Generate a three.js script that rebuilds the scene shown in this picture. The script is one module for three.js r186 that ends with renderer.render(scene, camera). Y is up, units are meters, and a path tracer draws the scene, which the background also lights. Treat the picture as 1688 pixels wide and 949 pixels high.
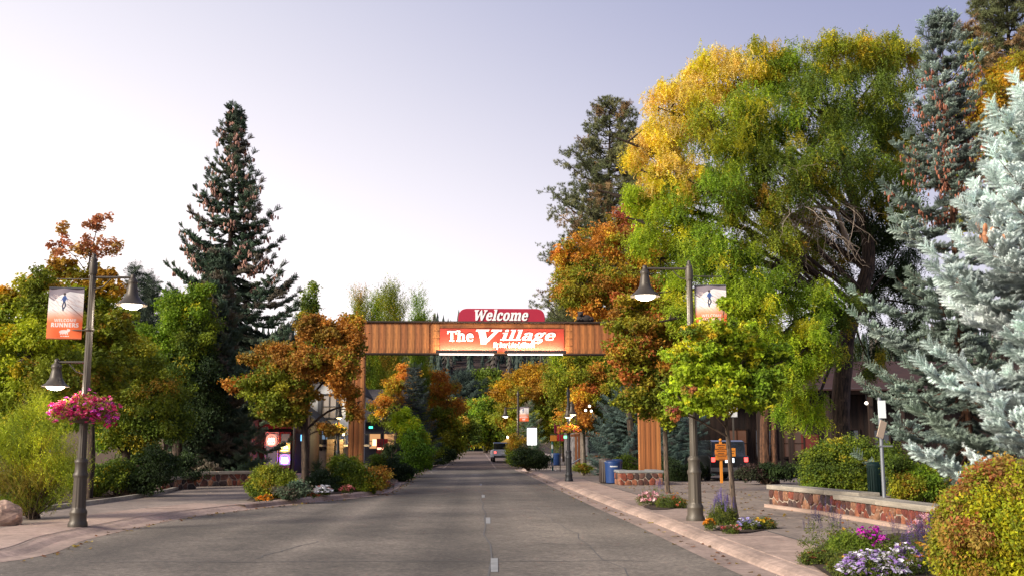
import * as THREE from 'three';
import { mergeGeometries } from 'three/addons/utils/BufferGeometryUtils.js';
import { RoundedBoxGeometry } from 'three/addons/geometries/RoundedBoxGeometry.js';
import { TextGeometry } from 'three/addons/geometries/TextGeometry.js';
import { FontLoader } from 'three/addons/loaders/FontLoader.js';
import { RectAreaLightUniformsLib } from 'three/addons/lights/RectAreaLightUniformsLib.js';

// ---------- camera, sky, sun, exposure ----------
const FOC = 1700, CX = 844, CY = 474.5, EYE = 1.75, HZ = 732, VPX = 784;      // the photograph's pixels, 1688 x 949
const scene = new THREE.Scene();
const camera = new THREE.PerspectiveCamera(2 * Math.atan(CY / FOC) * 180 / Math.PI, 1024 / 575, 0.1, 3000);
camera.position.set(0, EYE, 0);
camera.rotation.order = 'YXZ';
camera.rotation.set(Math.atan((HZ - CY) / FOC), -Math.atan((CX - VPX) / FOC), 0);
camera.updateMatrixWorld();
const renderer = new THREE.WebGLRenderer({ antialias: true });
renderer.setSize(1024, 575);
renderer.toneMapping = THREE.LinearToneMapping;
renderer.toneMappingExposure = 2.2;
renderer.shadowMap.enabled = true;
RectAreaLightUniformsLib.init();
const SUN_AZ = -124 * Math.PI / 180, SUN_EL = 24 * Math.PI / 180;              // azimuth from straight ahead, left negative
const sunDir = new THREE.Vector3(Math.sin(SUN_AZ) * Math.cos(SUN_EL), Math.sin(SUN_EL), -Math.cos(SUN_AZ) * Math.cos(SUN_EL));
{
  const W = 512, H = 256, data = new Float32Array(W * H * 4);
  for (let j = 0; j < H; j++) for (let i = 0; i < W; i++) {
    const th = ((i + 0.5) / W - 0.5) * 2 * Math.PI, e = Math.max(0, ((j + 0.5) / H - 0.5) * 180);
    const az = Math.atan2(Math.cos(th), -Math.sin(th));                       // from straight ahead (-z), right positive
    const c = 0.5 + 0.5 * Math.cos(az - SUN_AZ * 0.62);
    const hgt = 9 + 41 * Math.pow(c, 2.3);
    const w = Math.exp(-Math.pow(e / hgt, 1.6));
    const glow = Math.exp(-Math.pow(e / 16, 2)) * Math.pow(c, 4);
    const base = [0.128, 0.147, 0.250], pale = [0.42 + 0.19 * c, 0.402 + 0.186 * c, 0.455 + 0.14 * c];
    const k = (j * W + i) * 4;
    for (let q = 0; q < 3; q++) data[k + q] = base[q] * (1 - w) + pale[q] * w + glow * [0.40, 0.27, 0.16][q];
    data[k + 3] = 1;
  }
  const sky = new THREE.DataTexture(data, W, H, THREE.RGBAFormat, THREE.FloatType);
  sky.mapping = THREE.EquirectangularReflectionMapping;
  sky.magFilter = THREE.LinearFilter; sky.minFilter = THREE.LinearFilter; sky.needsUpdate = true;
  scene.background = sky; scene.environment = sky;
}
const sun = new THREE.DirectionalLight(new THREE.Color(1.0, 0.92, 0.80), 3.0);
sun.position.copy(sunDir).multiplyScalar(120).add(new THREE.Vector3(0, 0, -40));
sun.target.position.set(0, 0, -40);
sun.castShadow = true; sun.shadow.radius = 30; sun.shadow.mapSize.set(2048, 2048);
Object.assign(sun.shadow.camera, { left: -80, right: 80, top: 60, bottom: -60, near: 1, far: 300 });
scene.add(sun, sun.target);

// ---------- helpers ----------
const V = (x, y, z) => new THREE.Vector3(x, y, z);
function rng(seed) { let a = seed * 2654435761 >>> 0; return () => { a = (a + 0x6d2b79f5) | 0; let t = Math.imul(a ^ (a >>> 15), 1 | a); t = (t + Math.imul(t ^ (t >>> 7), 61 | t)) ^ t; return ((t ^ (t >>> 14)) >>> 0) / 4294967296; }; }
const gauss = (r) => (r() + r() + r() + r() - 2) * 0.87;
const lerp = (a, b, t) => a + (b - a) * t, clamp = (x, a, b) => Math.min(b, Math.max(a, x)), sm = (a, b, x) => { const t = clamp((x - a) / (b - a), 0, 1); return t * t * (3 - 2 * t); };
const ray = (px, py) => V((px - CX) / FOC, -(py - CY) / FOC, -1).applyQuaternion(camera.quaternion);
function at(px, py, d) { const r = ray(px, py); return r.multiplyScalar(-d / r.z).add(camera.position); }   // surveyed from the photograph: a sight line and a distance
function gnd(px, py, h = 0) { const r = ray(px, py); return r.multiplyScalar((h - EYE) / r.y).add(camera.position); }
const mpp = (d) => d / FOC / Math.cos(camera.rotation.x);
const gy = (d) => d < 75 ? 0 : (d - 75) * (d - 75) / 60 * 0.009 * Math.min(1, 30 / Math.max(30, d - 75)) ;  // the street climbs gently in the distance
const names = {};
function numbered(n) { const k = names[n] = (names[n] ?? -1) + 1; return k ? n + '_' + String(k).padStart(3, '0') : n; }
function mark(o, label, category, group) { o.userData.label = label; o.userData.category = category; if (group) o.userData.group = group; return o; }
function thing(name, label, category, p = [0, 0, 0], turn = 0, group) {
  const o = new THREE.Group(); o.name = numbered(name); scene.add(o);
  if (p.isVector3) o.position.copy(p); else o.position.set(...p);
  o.rotation.y = turn; return mark(o, label, category, group);
}
function prep(g) { if (g.index) g = g.toNonIndexed(); for (const k of Object.keys(g.attributes)) if (!['position', 'normal', 'uv'].includes(k)) g.deleteAttribute(k); if (!g.attributes.uv) g.setAttribute('uv', new THREE.BufferAttribute(new Float32Array(g.attributes.position.count * 2), 2)); return g; }
function part(name, geos, mat, parent, stuff) {
  geos = Array.isArray(geos) ? geos : [geos];
  const g = geos.length > 1 ? mergeGeometries(geos.map(prep)) : geos[0];
  const m = new THREE.Mesh(g, mat); m.name = parent ? name : numbered(name); m.castShadow = m.receiveShadow = true;
  (parent || scene).add(m); if (stuff) m.userData.kind = 'stuff'; return m;
}
function struct(name, geos, mat, parent) { const m = part(name, geos, mat, parent); if (!parent) m.userData.kind = 'structure'; return m; }
const T = (g, x, y, z, rx = 0, ry = 0, rz = 0) => { g.applyMatrix4(new THREE.Matrix4().compose(V(x, y, z), new THREE.Quaternion().setFromEuler(new THREE.Euler(rx, ry, rz)), V(1, 1, 1))); return g; };
const box = (w, h, d, x = 0, y = 0, z = 0, ry = 0) => T(new THREE.BoxGeometry(w, h, d), x, y, z, 0, ry, 0);
const rbox = (w, h, d, r, x = 0, y = 0, z = 0) => T(new RoundedBoxGeometry(w, h, d, 2, r), x, y, z);
const cyl = (r0, r1, h, x, y, z, n = 12) => T(new THREE.CylinderGeometry(r0, r1, h, n), x, y, z);
const ball = (r, x, y, z, sx = 1, sy = 1, sz = 1) => { const g = new THREE.SphereGeometry(r, 14, 10); g.scale(sx, sy, sz); return T(g, x, y, z); };
const lathe = (pts, n = 20) => new THREE.LatheGeometry(pts.map((p) => new THREE.Vector2(p[0], p[1])), n);
function bar(a, b, r, n = 6) { const l = a.distanceTo(b), g = new THREE.CylinderGeometry(r, r, l, n); g.applyQuaternion(new THREE.Quaternion().setFromUnitVectors(V(0, 1, 0), b.clone().sub(a).normalize())); const c = a.clone().add(b).multiplyScalar(0.5); g.translate(c.x, c.y, c.z); return g; }
// tapered tube along points with a radius at each
function tube(pts, radii, sides = 7, uvScale = 1, lump = 0, r = null) {
  const n = pts.length, pos = [], uv = [], idx = []; let len = 0; const up = V(0.31, 0.2, 0.93);
  for (let i = 0; i < n; i++) {
    const t = pts[Math.min(n - 1, i + 1)].clone().sub(pts[Math.max(0, i - 1)]).normalize();
    const a = up.clone().cross(t).normalize(), b = t.clone().cross(a); if (i) len += pts[i].distanceTo(pts[i - 1]);
    for (let k = 0; k <= sides; k++) {
      const th = k / sides * 2 * Math.PI, rr = radii[i] * (1 + lump * Math.sin(3 * th + i) * 0.5 + lump * Math.sin(5 * th - i * 1.7) * 0.5);
      const p = pts[i].clone().addScaledVector(a, Math.cos(th) * rr).addScaledVector(b, Math.sin(th) * rr);
      pos.push(p.x, p.y, p.z); uv.push(k / sides * 2 * Math.PI * radii[0] * uvScale, len * uvScale);
      if (i < n - 1 && k < sides) { const q = i * (sides + 1) + k; idx.push(q, q + sides + 1, q + 1, q + 1, q + sides + 1, q + sides + 2); }
    }
  }
  const g = new THREE.BufferGeometry(); g.setAttribute('position', new THREE.Float32BufferAttribute(pos, 3)); g.setAttribute('uv', new THREE.Float32BufferAttribute(uv, 2)); g.setIndex(idx); g.computeVertexNormals(); return g;
}
function sheet(pts, y) {                                                       // flat polygon from [x, z] points, uv in metres
  const v2 = pts.map((p) => new THREE.Vector2(p[0], p[1])); const f = THREE.ShapeUtils.triangulateShape(v2, []);
  const area = THREE.ShapeUtils.area(v2), pos = [], uv = [], nor = [];
  for (const t of f) { const q = [...t]; const a = v2[q[0]], b = v2[q[1]], c = v2[q[2]]; if ((b.x - a.x) * (c.y - a.y) - (b.y - a.y) * (c.x - a.x) > 0) q.reverse(); for (const k of q) { pos.push(v2[k].x, y, v2[k].y); uv.push(v2[k].x, v2[k].y); nor.push(0, 1, 0); } }
  const g = new THREE.BufferGeometry(); g.setAttribute('position', new THREE.Float32BufferAttribute(pos, 3)); g.setAttribute('normal', new THREE.Float32BufferAttribute(nor, 3)); g.setAttribute('uv', new THREE.Float32BufferAttribute(uv, 2)); return g;
}
function offset(line, o) {                                                     // offset of a polyline of [x, z] to its right
  return line.map((p, i) => { const a = line[Math.max(0, i - 1)], b = line[Math.min(line.length - 1, i + 1)]; const dx = b[0] - a[0], dz = b[1] - a[1], l = Math.hypot(dx, dz); return [p[0] - dz / l * o, p[1] + dx / l * o]; });
}
function resample(line, step) { const c = new THREE.CatmullRomCurve3(line.map((p) => V(p[0], 0, p[1])), false, 'centripetal'); return c.getSpacedPoints(Math.max(2, Math.round(c.getLength() / step))).map((p) => [p.x, p.z]); }
function sweep(line, prof, h = () => 0) {                                      // profile [[offset, y]...] swept along a polyline, flat-shaded across, uv in metres
  const pos = [], uv = [], rows = prof.map((q) => offset(line, q[0])); let s = 0; const S = line.map((p, i) => (s += i ? Math.hypot(p[0] - line[i - 1][0], p[1] - line[i - 1][1]) : 0)); let w = 0; const Wd = prof.map((q, i) => (w += i ? Math.hypot(q[0] - prof[i - 1][0], q[1] - prof[i - 1][1]) : 0));
  for (let k = 0; k < prof.length - 1; k++) for (let i = 0; i < line.length - 1; i++) {
    const P = (kk, ii) => [rows[kk][ii][0], prof[kk][1] + h(-rows[kk][ii][1]), rows[kk][ii][1]];
    const a = P(k, i), b = P(k, i + 1), c = P(k + 1, i), d = P(k + 1, i + 1);
    pos.push(...a, ...b, ...c, ...c, ...b, ...d); uv.push(S[i], Wd[k], S[i + 1], Wd[k], S[i], Wd[k + 1], S[i], Wd[k + 1], S[i + 1], Wd[k], S[i + 1], Wd[k + 1]);
  }
  const g = new THREE.BufferGeometry(); g.setAttribute('position', new THREE.Float32BufferAttribute(pos, 3)); g.setAttribute('uv', new THREE.Float32BufferAttribute(uv, 2)); g.computeVertexNormals(); return g;
}
// ---------- procedural textures ----------
function lattice(seed) { const r = rng(seed), t = new Float32Array(65536).map(() => r()); return (x, y, per) => { const xi = Math.floor(x), yi = Math.floor(y), fx = x - xi, fy = y - yi, u = fx * fx * (3 - 2 * fx), v = fy * fy * (3 - 2 * fy); const m = (a) => ((a % per) + per) % per; const g = (a, b) => t[(m(a) * 131 + m(b) * 977 + m(a) * m(b) * 7) & 65535]; return lerp(lerp(g(xi, yi), g(xi + 1, yi), u), lerp(g(xi, yi + 1), g(xi + 1, yi + 1), u), v); }; }
const L1 = lattice(7);
function fbm(u, v, f, oct = 4, asp = 1) { let s = 0, a = 0.5, q = 0; for (let o = 0; o < oct; o++) { s += a * L1(u * f + o * 17, v * f * asp + o * 29, Math.max(1, Math.round(f))); q += a; a *= 0.55; f *= 2; } return s / q; }
function tex(size, fn, color = true, rep = 1) {
  const d = new Uint8Array(size * size * 4);
  for (let j = 0; j < size; j++) for (let i = 0; i < size; i++) { const c = fn(i / size, j / size), k = (j * size + i) * 4; for (let q = 0; q < 3; q++) d[k + q] = clamp(Math.round((typeof c === 'number' ? c : c[q]) * 255), 0, 255); d[k + 3] = 255; }
  const t = new THREE.DataTexture(d, size, size); t.wrapS = t.wrapT = THREE.RepeatWrapping; t.magFilter = THREE.LinearFilter; t.minFilter = THREE.LinearMipmapLinearFilter; t.generateMipmaps = true; t.repeat.set(rep, rep);
  if (color) t.colorSpace = THREE.SRGBColorSpace; t.needsUpdate = true; return t;
}
const noiseR = rng(99);
const asphaltTex = tex(1024, (u, v) => { const a = fbm(u, v, 6, 5), c = fbm(u, v, 64, 3), b = noiseR(), s = 0.62 + 0.20 * (a - 0.5) + 0.34 * (c - 0.5) + 0.30 * (b - 0.5); return [s * 1.02, s, s * 0.97]; }, true, 1 / 3);
const grainBump = tex(512, (u, v) => 0.5 * fbm(u, v, 40, 3) + 0.5 * noiseR(), false, 1 / 1.2);
const concreteTex = tex(1024, (u, v) => { const a = fbm(u, v, 4, 6), c = fbm(u + 0.3, v + 0.6, 12, 4), s = 0.80 + 0.30 * (a - 0.5) + 0.14 * (noiseR() - 0.5) + 0.22 * (fbm(u, v, 64, 3) - 0.5) - 0.30 * Math.max(0, c - 0.56); return [s, s * 0.985, s * 0.965]; }, true, 1 / 4);
const earthTex = tex(512, (u, v) => { const a = fbm(u, v, 8, 6), b = noiseR(); return [0.55 + 0.6 * (a - 0.5) + 0.25 * (b - 0.5), 0.47 + 0.55 * (a - 0.5) + 0.22 * (b - 0.5), 0.38 + 0.45 * (a - 0.5) + 0.2 * (b - 0.5)]; }, true, 1 / 2);
const woodTex = tex(512, (u, v) => { const g = fbm(u, v * 0.125, 32, 4, 0.125), k = fbm(u + 0.37, v, 4, 4); const s = 0.72 + 0.42 * (g - 0.5) + 0.5 * (k - 0.5); return [s, s * 0.95, s * 0.9]; }, true, 1);
const barkTex = tex(512, (u, v) => { const g = fbm(u, v, 16, 5, 0.25), s = 0.5 + 0.9 * (g - 0.5) + 0.12 * (noiseR() - 0.5); return [s, s * 0.93, s * 0.86]; }, true, 1.2);
const barkBump = tex(512, (u, v) => fbm(u, v, 16, 5, 0.25), false, 1.2);
const stoneTex = tex(512, (u, v) => { const g = fbm(u, v, 9, 6), s = 0.75 + 0.75 * (g - 0.5) + 0.16 * (noiseR() - 0.5); return [s, s * 0.96, s * 0.94]; }, true, 1.6);
const blotch = tex(512, (u, v) => { const s = 0.86 + 0.28 * (fbm(u, v, 6, 5) - 0.5); return [s, s, s]; }, true, 0.7);
const lin = (r, g, b) => new THREE.Color().setRGB(r, g, b);
const std = (c, rough = 0.8, o = {}) => new THREE.MeshStandardMaterial({ color: lin(...c), roughness: rough, ...o });
const MAT = {
  asphalt: new THREE.MeshStandardMaterial({ color: lin(1.0, 0.87, 0.74), map: asphaltTex, bumpMap: grainBump, bumpScale: 0.006, roughness: 0.93, vertexColors: true }),
  brickroad: std([0.38, 0.26, 0.20], 0.9, { map: asphaltTex, bumpMap: grainBump, bumpScale: 0.004 }),
  tar: std([0.10, 0.092, 0.084], 0.85), paint: std([0.36, 0.355, 0.34], 0.8, { map: blotch }),
  pink: std([0.58, 0.42, 0.34], 0.88, { map: concreteTex, bumpMap: grainBump, bumpScale: 0.003 }),
  pink2: std([0.47, 0.345, 0.285], 0.88, { map: concreteTex, bumpMap: grainBump, bumpScale: 0.003 }),
  walk: std([0.37, 0.295, 0.245], 0.9, { map: concreteTex, bumpMap: grainBump, bumpScale: 0.003 }),
  walk2: std([0.42, 0.335, 0.28], 0.9, { map: concreteTex, bumpMap: grainBump, bumpScale: 0.003 }),
  cap: std([0.50, 0.45, 0.37], 0.85, { map: concreteTex, bumpMap: grainBump, bumpScale: 0.004 }),
  mortar: std([0.50, 0.40, 0.32], 0.95, { map: concreteTex }),
  earth: std([0.16, 0.115, 0.08], 1, { map: earthTex, bumpMap: grainBump, bumpScale: 0.02 }),
  bark: std([0.20, 0.15, 0.115], 0.95, { map: barkTex, bumpMap: barkBump, bumpScale: 0.03 }),
  barkRed: std([0.33, 0.17, 0.095], 0.95, { map: barkTex, bumpMap: barkBump, bumpScale: 0.03 }),
  barkPale: std([0.36, 0.29, 0.23], 0.9, { map: barkTex, bumpMap: barkBump, bumpScale: 0.012 }),
  birch: std([0.62, 0.58, 0.52], 0.85, { map: barkTex }),
  twig: std([0.30, 0.235, 0.18], 0.95),
  iron: std([0.115, 0.098, 0.078], 0.5, { metalness: 0.35, map: blotch, bumpMap: grainBump, bumpScale: 0.001 }),
  bronze: std([0.085, 0.068, 0.05], 0.48, { metalness: 0.35, map: blotch, bumpMap: grainBump, bumpScale: 0.001 }),
  black: std([0.02, 0.02, 0.022], 0.5), darkgrey: std([0.06, 0.06, 0.065], 0.6), steel: std([0.4, 0.4, 0.42], 0.35, { metalness: 0.8 }),
  white: std([0.74, 0.73, 0.70], 0.75, { map: blotch }), cream: std([0.60, 0.53, 0.43], 0.85, { map: blotch }), tan: std([0.17, 0.12, 0.09], 0.9, { map: blotch }),
  glass: new THREE.MeshPhysicalMaterial({ color: lin(0.02, 0.025, 0.03), roughness: 0.08, metalness: 0, clearcoat: 1, clearcoatRoughness: 0.03 }),
  rubber: std([0.015, 0.015, 0.015], 0.85), tail: std([0.4, 0.01, 0.01], 0.3, { emissive: lin(1, 0.06, 0.05), emissiveIntensity: 2.2 }), plate: std([0.7, 0.75, 0.85], 0.4, { emissive: lin(0.8, 0.9, 1), emissiveIntensity: 1.2 }),
  lens: std([0.8, 0.8, 0.78], 0.3, { emissive: lin(1.0, 0.86, 0.70), emissiveIntensity: 2.2 }), warmlens: std([0.8, 0.75, 0.6], 0.3, { emissive: lin(1.0, 0.74, 0.40), emissiveIntensity: 2.4 }),
  blue: std([0.012, 0.045, 0.16], 0.45), bluedark: std([0.008, 0.03, 0.11], 0.5), teal: std([0.01, 0.12, 0.105], 0.5), binGreen: std([0.012, 0.06, 0.042], 0.55, { map: blotch }), sackBrown: std([0.05, 0.035, 0.028], 0.6),
  orange: std([0.60, 0.21, 0.018], 0.6), orange2: std([0.50, 0.15, 0.012], 0.6), red: std([0.42, 0.015, 0.02], 0.5), crimson: std([0.36, 0.010, 0.035], 0.5), signRed: std([0.52, 0.055, 0.03], 0.5, { map: blotch }),
};
const woods = [[0.54, 0.215, 0.062], [0.50, 0.19, 0.055], [0.58, 0.24, 0.07], [0.44, 0.165, 0.05]].map((c) => std(c, 0.7, { map: woodTex, bumpMap: woodTex, bumpScale: 0.004 }));
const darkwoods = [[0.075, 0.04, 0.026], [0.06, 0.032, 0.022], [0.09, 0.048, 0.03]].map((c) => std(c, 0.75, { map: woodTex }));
const stones = [[0.32, 0.085, 0.045], [0.40, 0.15, 0.075], [0.14, 0.055, 0.04], [0.44, 0.23, 0.13], [0.065, 0.05, 0.048], [0.25, 0.06, 0.04], [0.20, 0.10, 0.07], [0.09, 0.055, 0.05]].map((c) => std(c, 0.85, { map: stoneTex, bumpMap: stoneTex, bumpScale: 0.012 }));
// ---------- vegetation ----------
const foliageMat = new THREE.MeshPhysicalMaterial({ color: 0xffffff, vertexColors: true, roughness: 0.75, transmission: 0.46, thickness: 0, ior: 1.4, specularIntensity: 0.5, side: THREE.DoubleSide });
const needleMat = new THREE.MeshStandardMaterial({ color: 0xffffff, vertexColors: true, roughness: 0.8, side: THREE.DoubleSide });
const petalMat = new THREE.MeshPhysicalMaterial({ color: 0xffffff, vertexColors: true, roughness: 0.7, transmission: 0.3, thickness: 0, ior: 1.35, specularIntensity: 0.4, side: THREE.DoubleSide });
function tris(pos, col) { const g = new THREE.BufferGeometry(); g.setAttribute('position', new THREE.Float32BufferAttribute(pos, 3)); g.setAttribute('color', new THREE.Float32BufferAttribute(col, 3)); g.computeVertexNormals(); return g; }
function leaf(pos, col, c, ax, nr, L, W, k, lobed) {                           // one folded leaf: diamond, or a three-lobed maple leaf
  const s = ax.clone().cross(nr).normalize(), P = (a, b, h) => c.clone().addScaledVector(ax, a * L).addScaledVector(s, b * W).addScaledVector(nr, h * W);
  const t = lobed ? [[P(0, 0, 0), P(0.45, 0.75, 0.25), P(1, 0, -0.1)], [P(0, 0, 0), P(1, 0, -0.1), P(0.45, -0.75, 0.25)], [P(0.1, 0, 0), P(0.15, 0.9, 0.1), P(0.5, 0.2, 0.1)], [P(0.1, 0, 0), P(0.5, -0.2, 0.1), P(0.15, -0.9, 0.1)]]
    : [[P(0, 0, 0), P(0.45, 0.5, 0.18), P(1, 0, -0.15)], [P(0, 0, 0), P(1, 0, -0.15), P(0.45, -0.5, 0.18)]];
  for (const q of t) for (const p of q) { pos.push(p.x, p.y, p.z); col.push(k, k, k); }
}
function clumpGeo(seed, n, R, L, W, lobed = false, flat = 0.8) {               // leaves round a few twiglets
  const r = rng(seed), pos = [], col = [];
  for (let i = 0; i < n; i++) {
    const c = V(gauss(r), gauss(r) * flat, gauss(r)).multiplyScalar(R * 0.75);
    const out = c.clone().normalize(), ax = V(gauss(r), gauss(r) - 0.35, gauss(r)).add(out.multiplyScalar(0.6)).normalize(), nr = V(gauss(r) * 0.7, 0.7 + r() * 0.5, gauss(r) * 0.7).cross(ax).cross(ax).multiplyScalar(-1).normalize();
    leaf(pos, col, c, ax, nr, L * (0.7 + 0.6 * r()), W * (0.7 + 0.6 * r()), 0.75 + 0.5 * r(), lobed);
  }
  return tris(pos, col);
}
function strandGeo(seed, n, len, L, W, droop = -1, wide = 0.1) {                // leaves along hanging (droop -1) or rising (droop 1) twigs
  const r = rng(seed), pos = [], col = [];
  for (let q = 0; q < 3; q++) {
    const a = r() * 6.28, dir = V(Math.cos(a) * 0.45, droop * (0.75 + 0.3 * r()), Math.sin(a) * 0.45), o = V(gauss(r) * wide, gauss(r) * wide, gauss(r) * wide);
    for (let i = 0; i < n / 3; i++) {
      const t = i / (n / 3), c = o.clone().addScaledVector(dir, len * t).add(V(0, droop < 0 ? len * 0.2 : -0.1 * len * t * t, 0)), b = r() * 6.28;
      const ax = V(Math.cos(b), droop * (0.4 + 0.6 * r()), Math.sin(b)).normalize(), nr = ax.clone().cross(V(-Math.sin(b), 0.3, Math.cos(b))).normalize();
      leaf(pos, col, c, ax, nr, L * (0.7 + 0.6 * r()), W * (0.7 + 0.6 * r()), 0.75 + 0.5 * r());
    }
  }
  return tris(pos, col);
}
const GEO = {
  small: [1, 2, 3].map((s) => clumpGeo(s, 16, 0.26, 0.13, 0.085)), maple: [4, 5, 6].map((s) => clumpGeo(s, 13, 0.2, 0.12, 0.10, true)),
  hang: [7, 8, 9].map((s) => strandGeo(s, 21, 0.6, 0.13, 0.055)), fine: [10, 11].map((s) => clumpGeo(s, 20, 0.13, 0.055, 0.038)),
  rise: [12, 13].map((s) => strandGeo(s, 27, 0.75, 0.10, 0.026, 1, 0.12)), big: [14, 15].map((s) => clumpGeo(s, 18, 0.5, 0.27, 0.19)),
  mapleS: [16, 17].map((s) => clumpGeo(s, 10, 0.13, 0.085, 0.075, true)), tiny: [18, 19].map((s) => clumpGeo(s, 24, 0.085, 0.032, 0.022)),
};
const pick = (pal, r) => { let s = 0; for (const p of pal) s += p[3] ?? 1; let x = r() * s; for (const p of pal) { x -= p[3] ?? 1; if (x <= 0) return p; } return pal[0]; };
const dummy = new THREE.Object3D(), colr = new THREE.Color();
function scatter(name, geos, mat, list, parent) {                              // list of {p, q, s, c}: one part made of many small leaves, needles or petals
  if (!list.length) return null;
  const m = new THREE.InstancedMesh(geos[treeSeed % geos.length], mat, list.length); m.name = name; m.castShadow = m.receiveShadow = true; m.userData.kind = 'stuff';
  list.forEach((e, i) => { dummy.position.copy(e.p); dummy.quaternion.copy(e.q); typeof e.s === 'number' ? dummy.scale.setScalar(e.s) : dummy.scale.copy(e.s); dummy.updateMatrix(); m.setMatrixAt(i, dummy.matrix); m.setColorAt(i, colr.setRGB(e.c[0], e.c[1], e.c[2])); });
  parent.add(m); return m;
}
const yawQ = (r, tilt) => new THREE.Quaternion().setFromEuler(new THREE.Euler(gauss(r) * tilt, r() * 6.283, gauss(r) * tilt, 'YXZ'));
// lobes are surveyed from the photograph: [px, py, rx, ry, how many, palette, depth shift in m, tip spread]
function crownOf(lobes, d, origin, r, o = {}) {
  lobes = lobes.map((l) => { l = [...l]; l[4] *= o.dens ?? 1.7; return l; });
  const list = [], tips = [], m = mpp(d);
  for (const [px, py, rx, ry, n, pal, dz = 0, tight = o.tight ?? 0.34] of lobes) {
    const c = at(px, py, d - dz).sub(origin), k = m * (d - dz) / d, R = V(rx * k, ry * k, Math.min(rx, ry * 1.2) * k * (o.deep ?? 1));
    const nt = Math.max(5, Math.round(n / (o.per ?? 15) / 1.4)), mine = [];
    for (let i = 0; i < nt; i++) {
      const a = V(gauss(r), gauss(r), gauss(r)).normalize(), rr = Math.pow(0.12 + 0.88 * r(), 0.42);
      const tp = V(a.x * R.x, a.y * R.y, a.z * R.z).multiplyScalar(rr * 0.92).add(c), hue = pick(pal, r), lum = 0.78 + 0.44 * r(); mine.push(tp);
      const np = Math.round(n / nt * (0.6 + 0.8 * r()));
      for (let j = 0; j < np; j++) {
        const p = tp.clone().add(V(gauss(r) * R.x, gauss(r) * R.y * (o.hang ? 0.95 : 0.7), gauss(r) * R.z).multiplyScalar(tight)), h2 = r() < 0.25 ? pick(pal, r) : hue, l = lum * (0.8 + 0.4 * r());
        list.push({ p, q: yawQ(r, o.wild ?? (o.hang ? 0.22 : 0.6)), s: 0.82 * (o.size ?? 1) * (0.75 + 0.5 * r()), c: [h2[0] * l, h2[1] * l, h2[2] * l] });
      }
    }
    tips.push({ c, R, mine });
  }
  return { list, tips };
}
function limbs(tips, trunkPts, trunkR, r, o = {}) {                            // limbs from the trunk into each lobe, twigs from there to the leaf clumps
  const g = [], len = trunkPts.length - 1;
  for (const { c, R, mine } of tips) {
    let best = trunkPts[len], bd = 1e9, bi = len; const want = c.y - R.y * 0.9 - c.distanceTo(V(trunkPts[len].x, c.y, trunkPts[len].z)) * 0.35;
    trunkPts.forEach((p, i) => { if (i < len * (o.from ?? 0.35)) return; const q = Math.abs(p.y - want) + 0.3 * p.distanceTo(c); if (q < bd) { bd = q; best = p; bi = i; } });
    const r0 = Math.max(0.012, Math.min(trunkR[bi] * 0.55, (o.thick ?? 0.024) * best.distanceTo(c) + 0.01)), mid = best.clone().lerp(c, 0.5).add(V(gauss(r) * 0.12, 0.10, gauss(r) * 0.12).multiplyScalar(best.distanceTo(c)));
    const cv = new THREE.CatmullRomCurve3([best, mid, c, c.clone().lerp(mid, -0.35)]), ps = cv.getPoints(9);
    g.push(tube(ps, ps.map((_, i) => r0 * (1 - 0.085 * i)), 5));
    if (o.twigs !== 0) mine.forEach((tp, i) => { if (r() > (o.twigs ?? 0.5)) return; const s = ps[4 + Math.floor(r() * 5)], m2 = s.clone().lerp(tp, 0.5).add(V(0, gauss(r) * 0.15 * s.distanceTo(tp), 0)); g.push(tube([s, m2, tp], [r0 * 0.33, r0 * 0.22, r0 * 0.1], 4)); });
  }
  return g;
}
let treeSeed = 100;
function broadTree(name, label, cat, d, base, trunk, lobes, o = {}) {          // base [px, py] of the trunk's foot (y in m = o.y); trunk [[px, py, radius m]...]
  const r = rng(treeSeed += 7), b = at(base[0], HZ, d); b.y = o.y ?? gy(d);
  const t = thing(name, label, cat, b, 0, o.group);
  const tp = trunk.map((q) => at(q[0], q[1], d - (q[3] ?? 0)).sub(b)), tr = trunk.map((q) => q[2]);
  tp.unshift(V(0, -0.1, 0)); tr.unshift(tr[0] * 1.25);
  const cv = new THREE.CatmullRomCurve3(tp), n = tp.length * 5, ps = cv.getPoints(n), rs = ps.map((_, i) => { const x = i / n * (tp.length - 1), k = Math.min(tp.length - 2, Math.floor(x)); return lerp(tr[k], tr[k + 1], x - k); });
  const cr = crownOf(lobes, d, b, r, o);
  part('trunk', [tube(ps, rs, 10, 1, 0.10), ...limbs(cr.tips, ps, rs, r, o)], o.bark ?? MAT.bark, t);
  scatter('crown', GEO[o.leaf ?? 'small'], foliageMat, cr.list, t);
  return t;
}
function shrub(name, label, cat, d, base, lobes, o = {}) {
  const r = rng(treeSeed += 7), b = at(base[0], HZ, d); b.y = o.y ?? gy(d) + 0.1;
  const t = thing(name, label, cat, b, 0, o.group), cr = crownOf(lobes, d, b, r, { per: 9, ...o });
  const g = [];
  for (const { c, mine } of cr.tips) for (const tp of mine) { if (r() > 0.35) continue; const s = V(gauss(r) * 0.12, 0, gauss(r) * 0.12), m2 = s.clone().lerp(tp, 0.55).add(V(0, 0.12 * tp.y, 0)); g.push(tube([s, m2, tp], [0.018, 0.012, 0.005].map((x) => x * (o.stem ?? 1)), 4)); }
  if (g.length) part('stem', g, MAT.bark, t);
  for (const e of cr.list) e.p.y = Math.max(e.p.y, 0.04);
  scatter('foliage', GEO[o.leaf ?? 'fine'], foliageMat, cr.list, t);
  return t;
}
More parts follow.
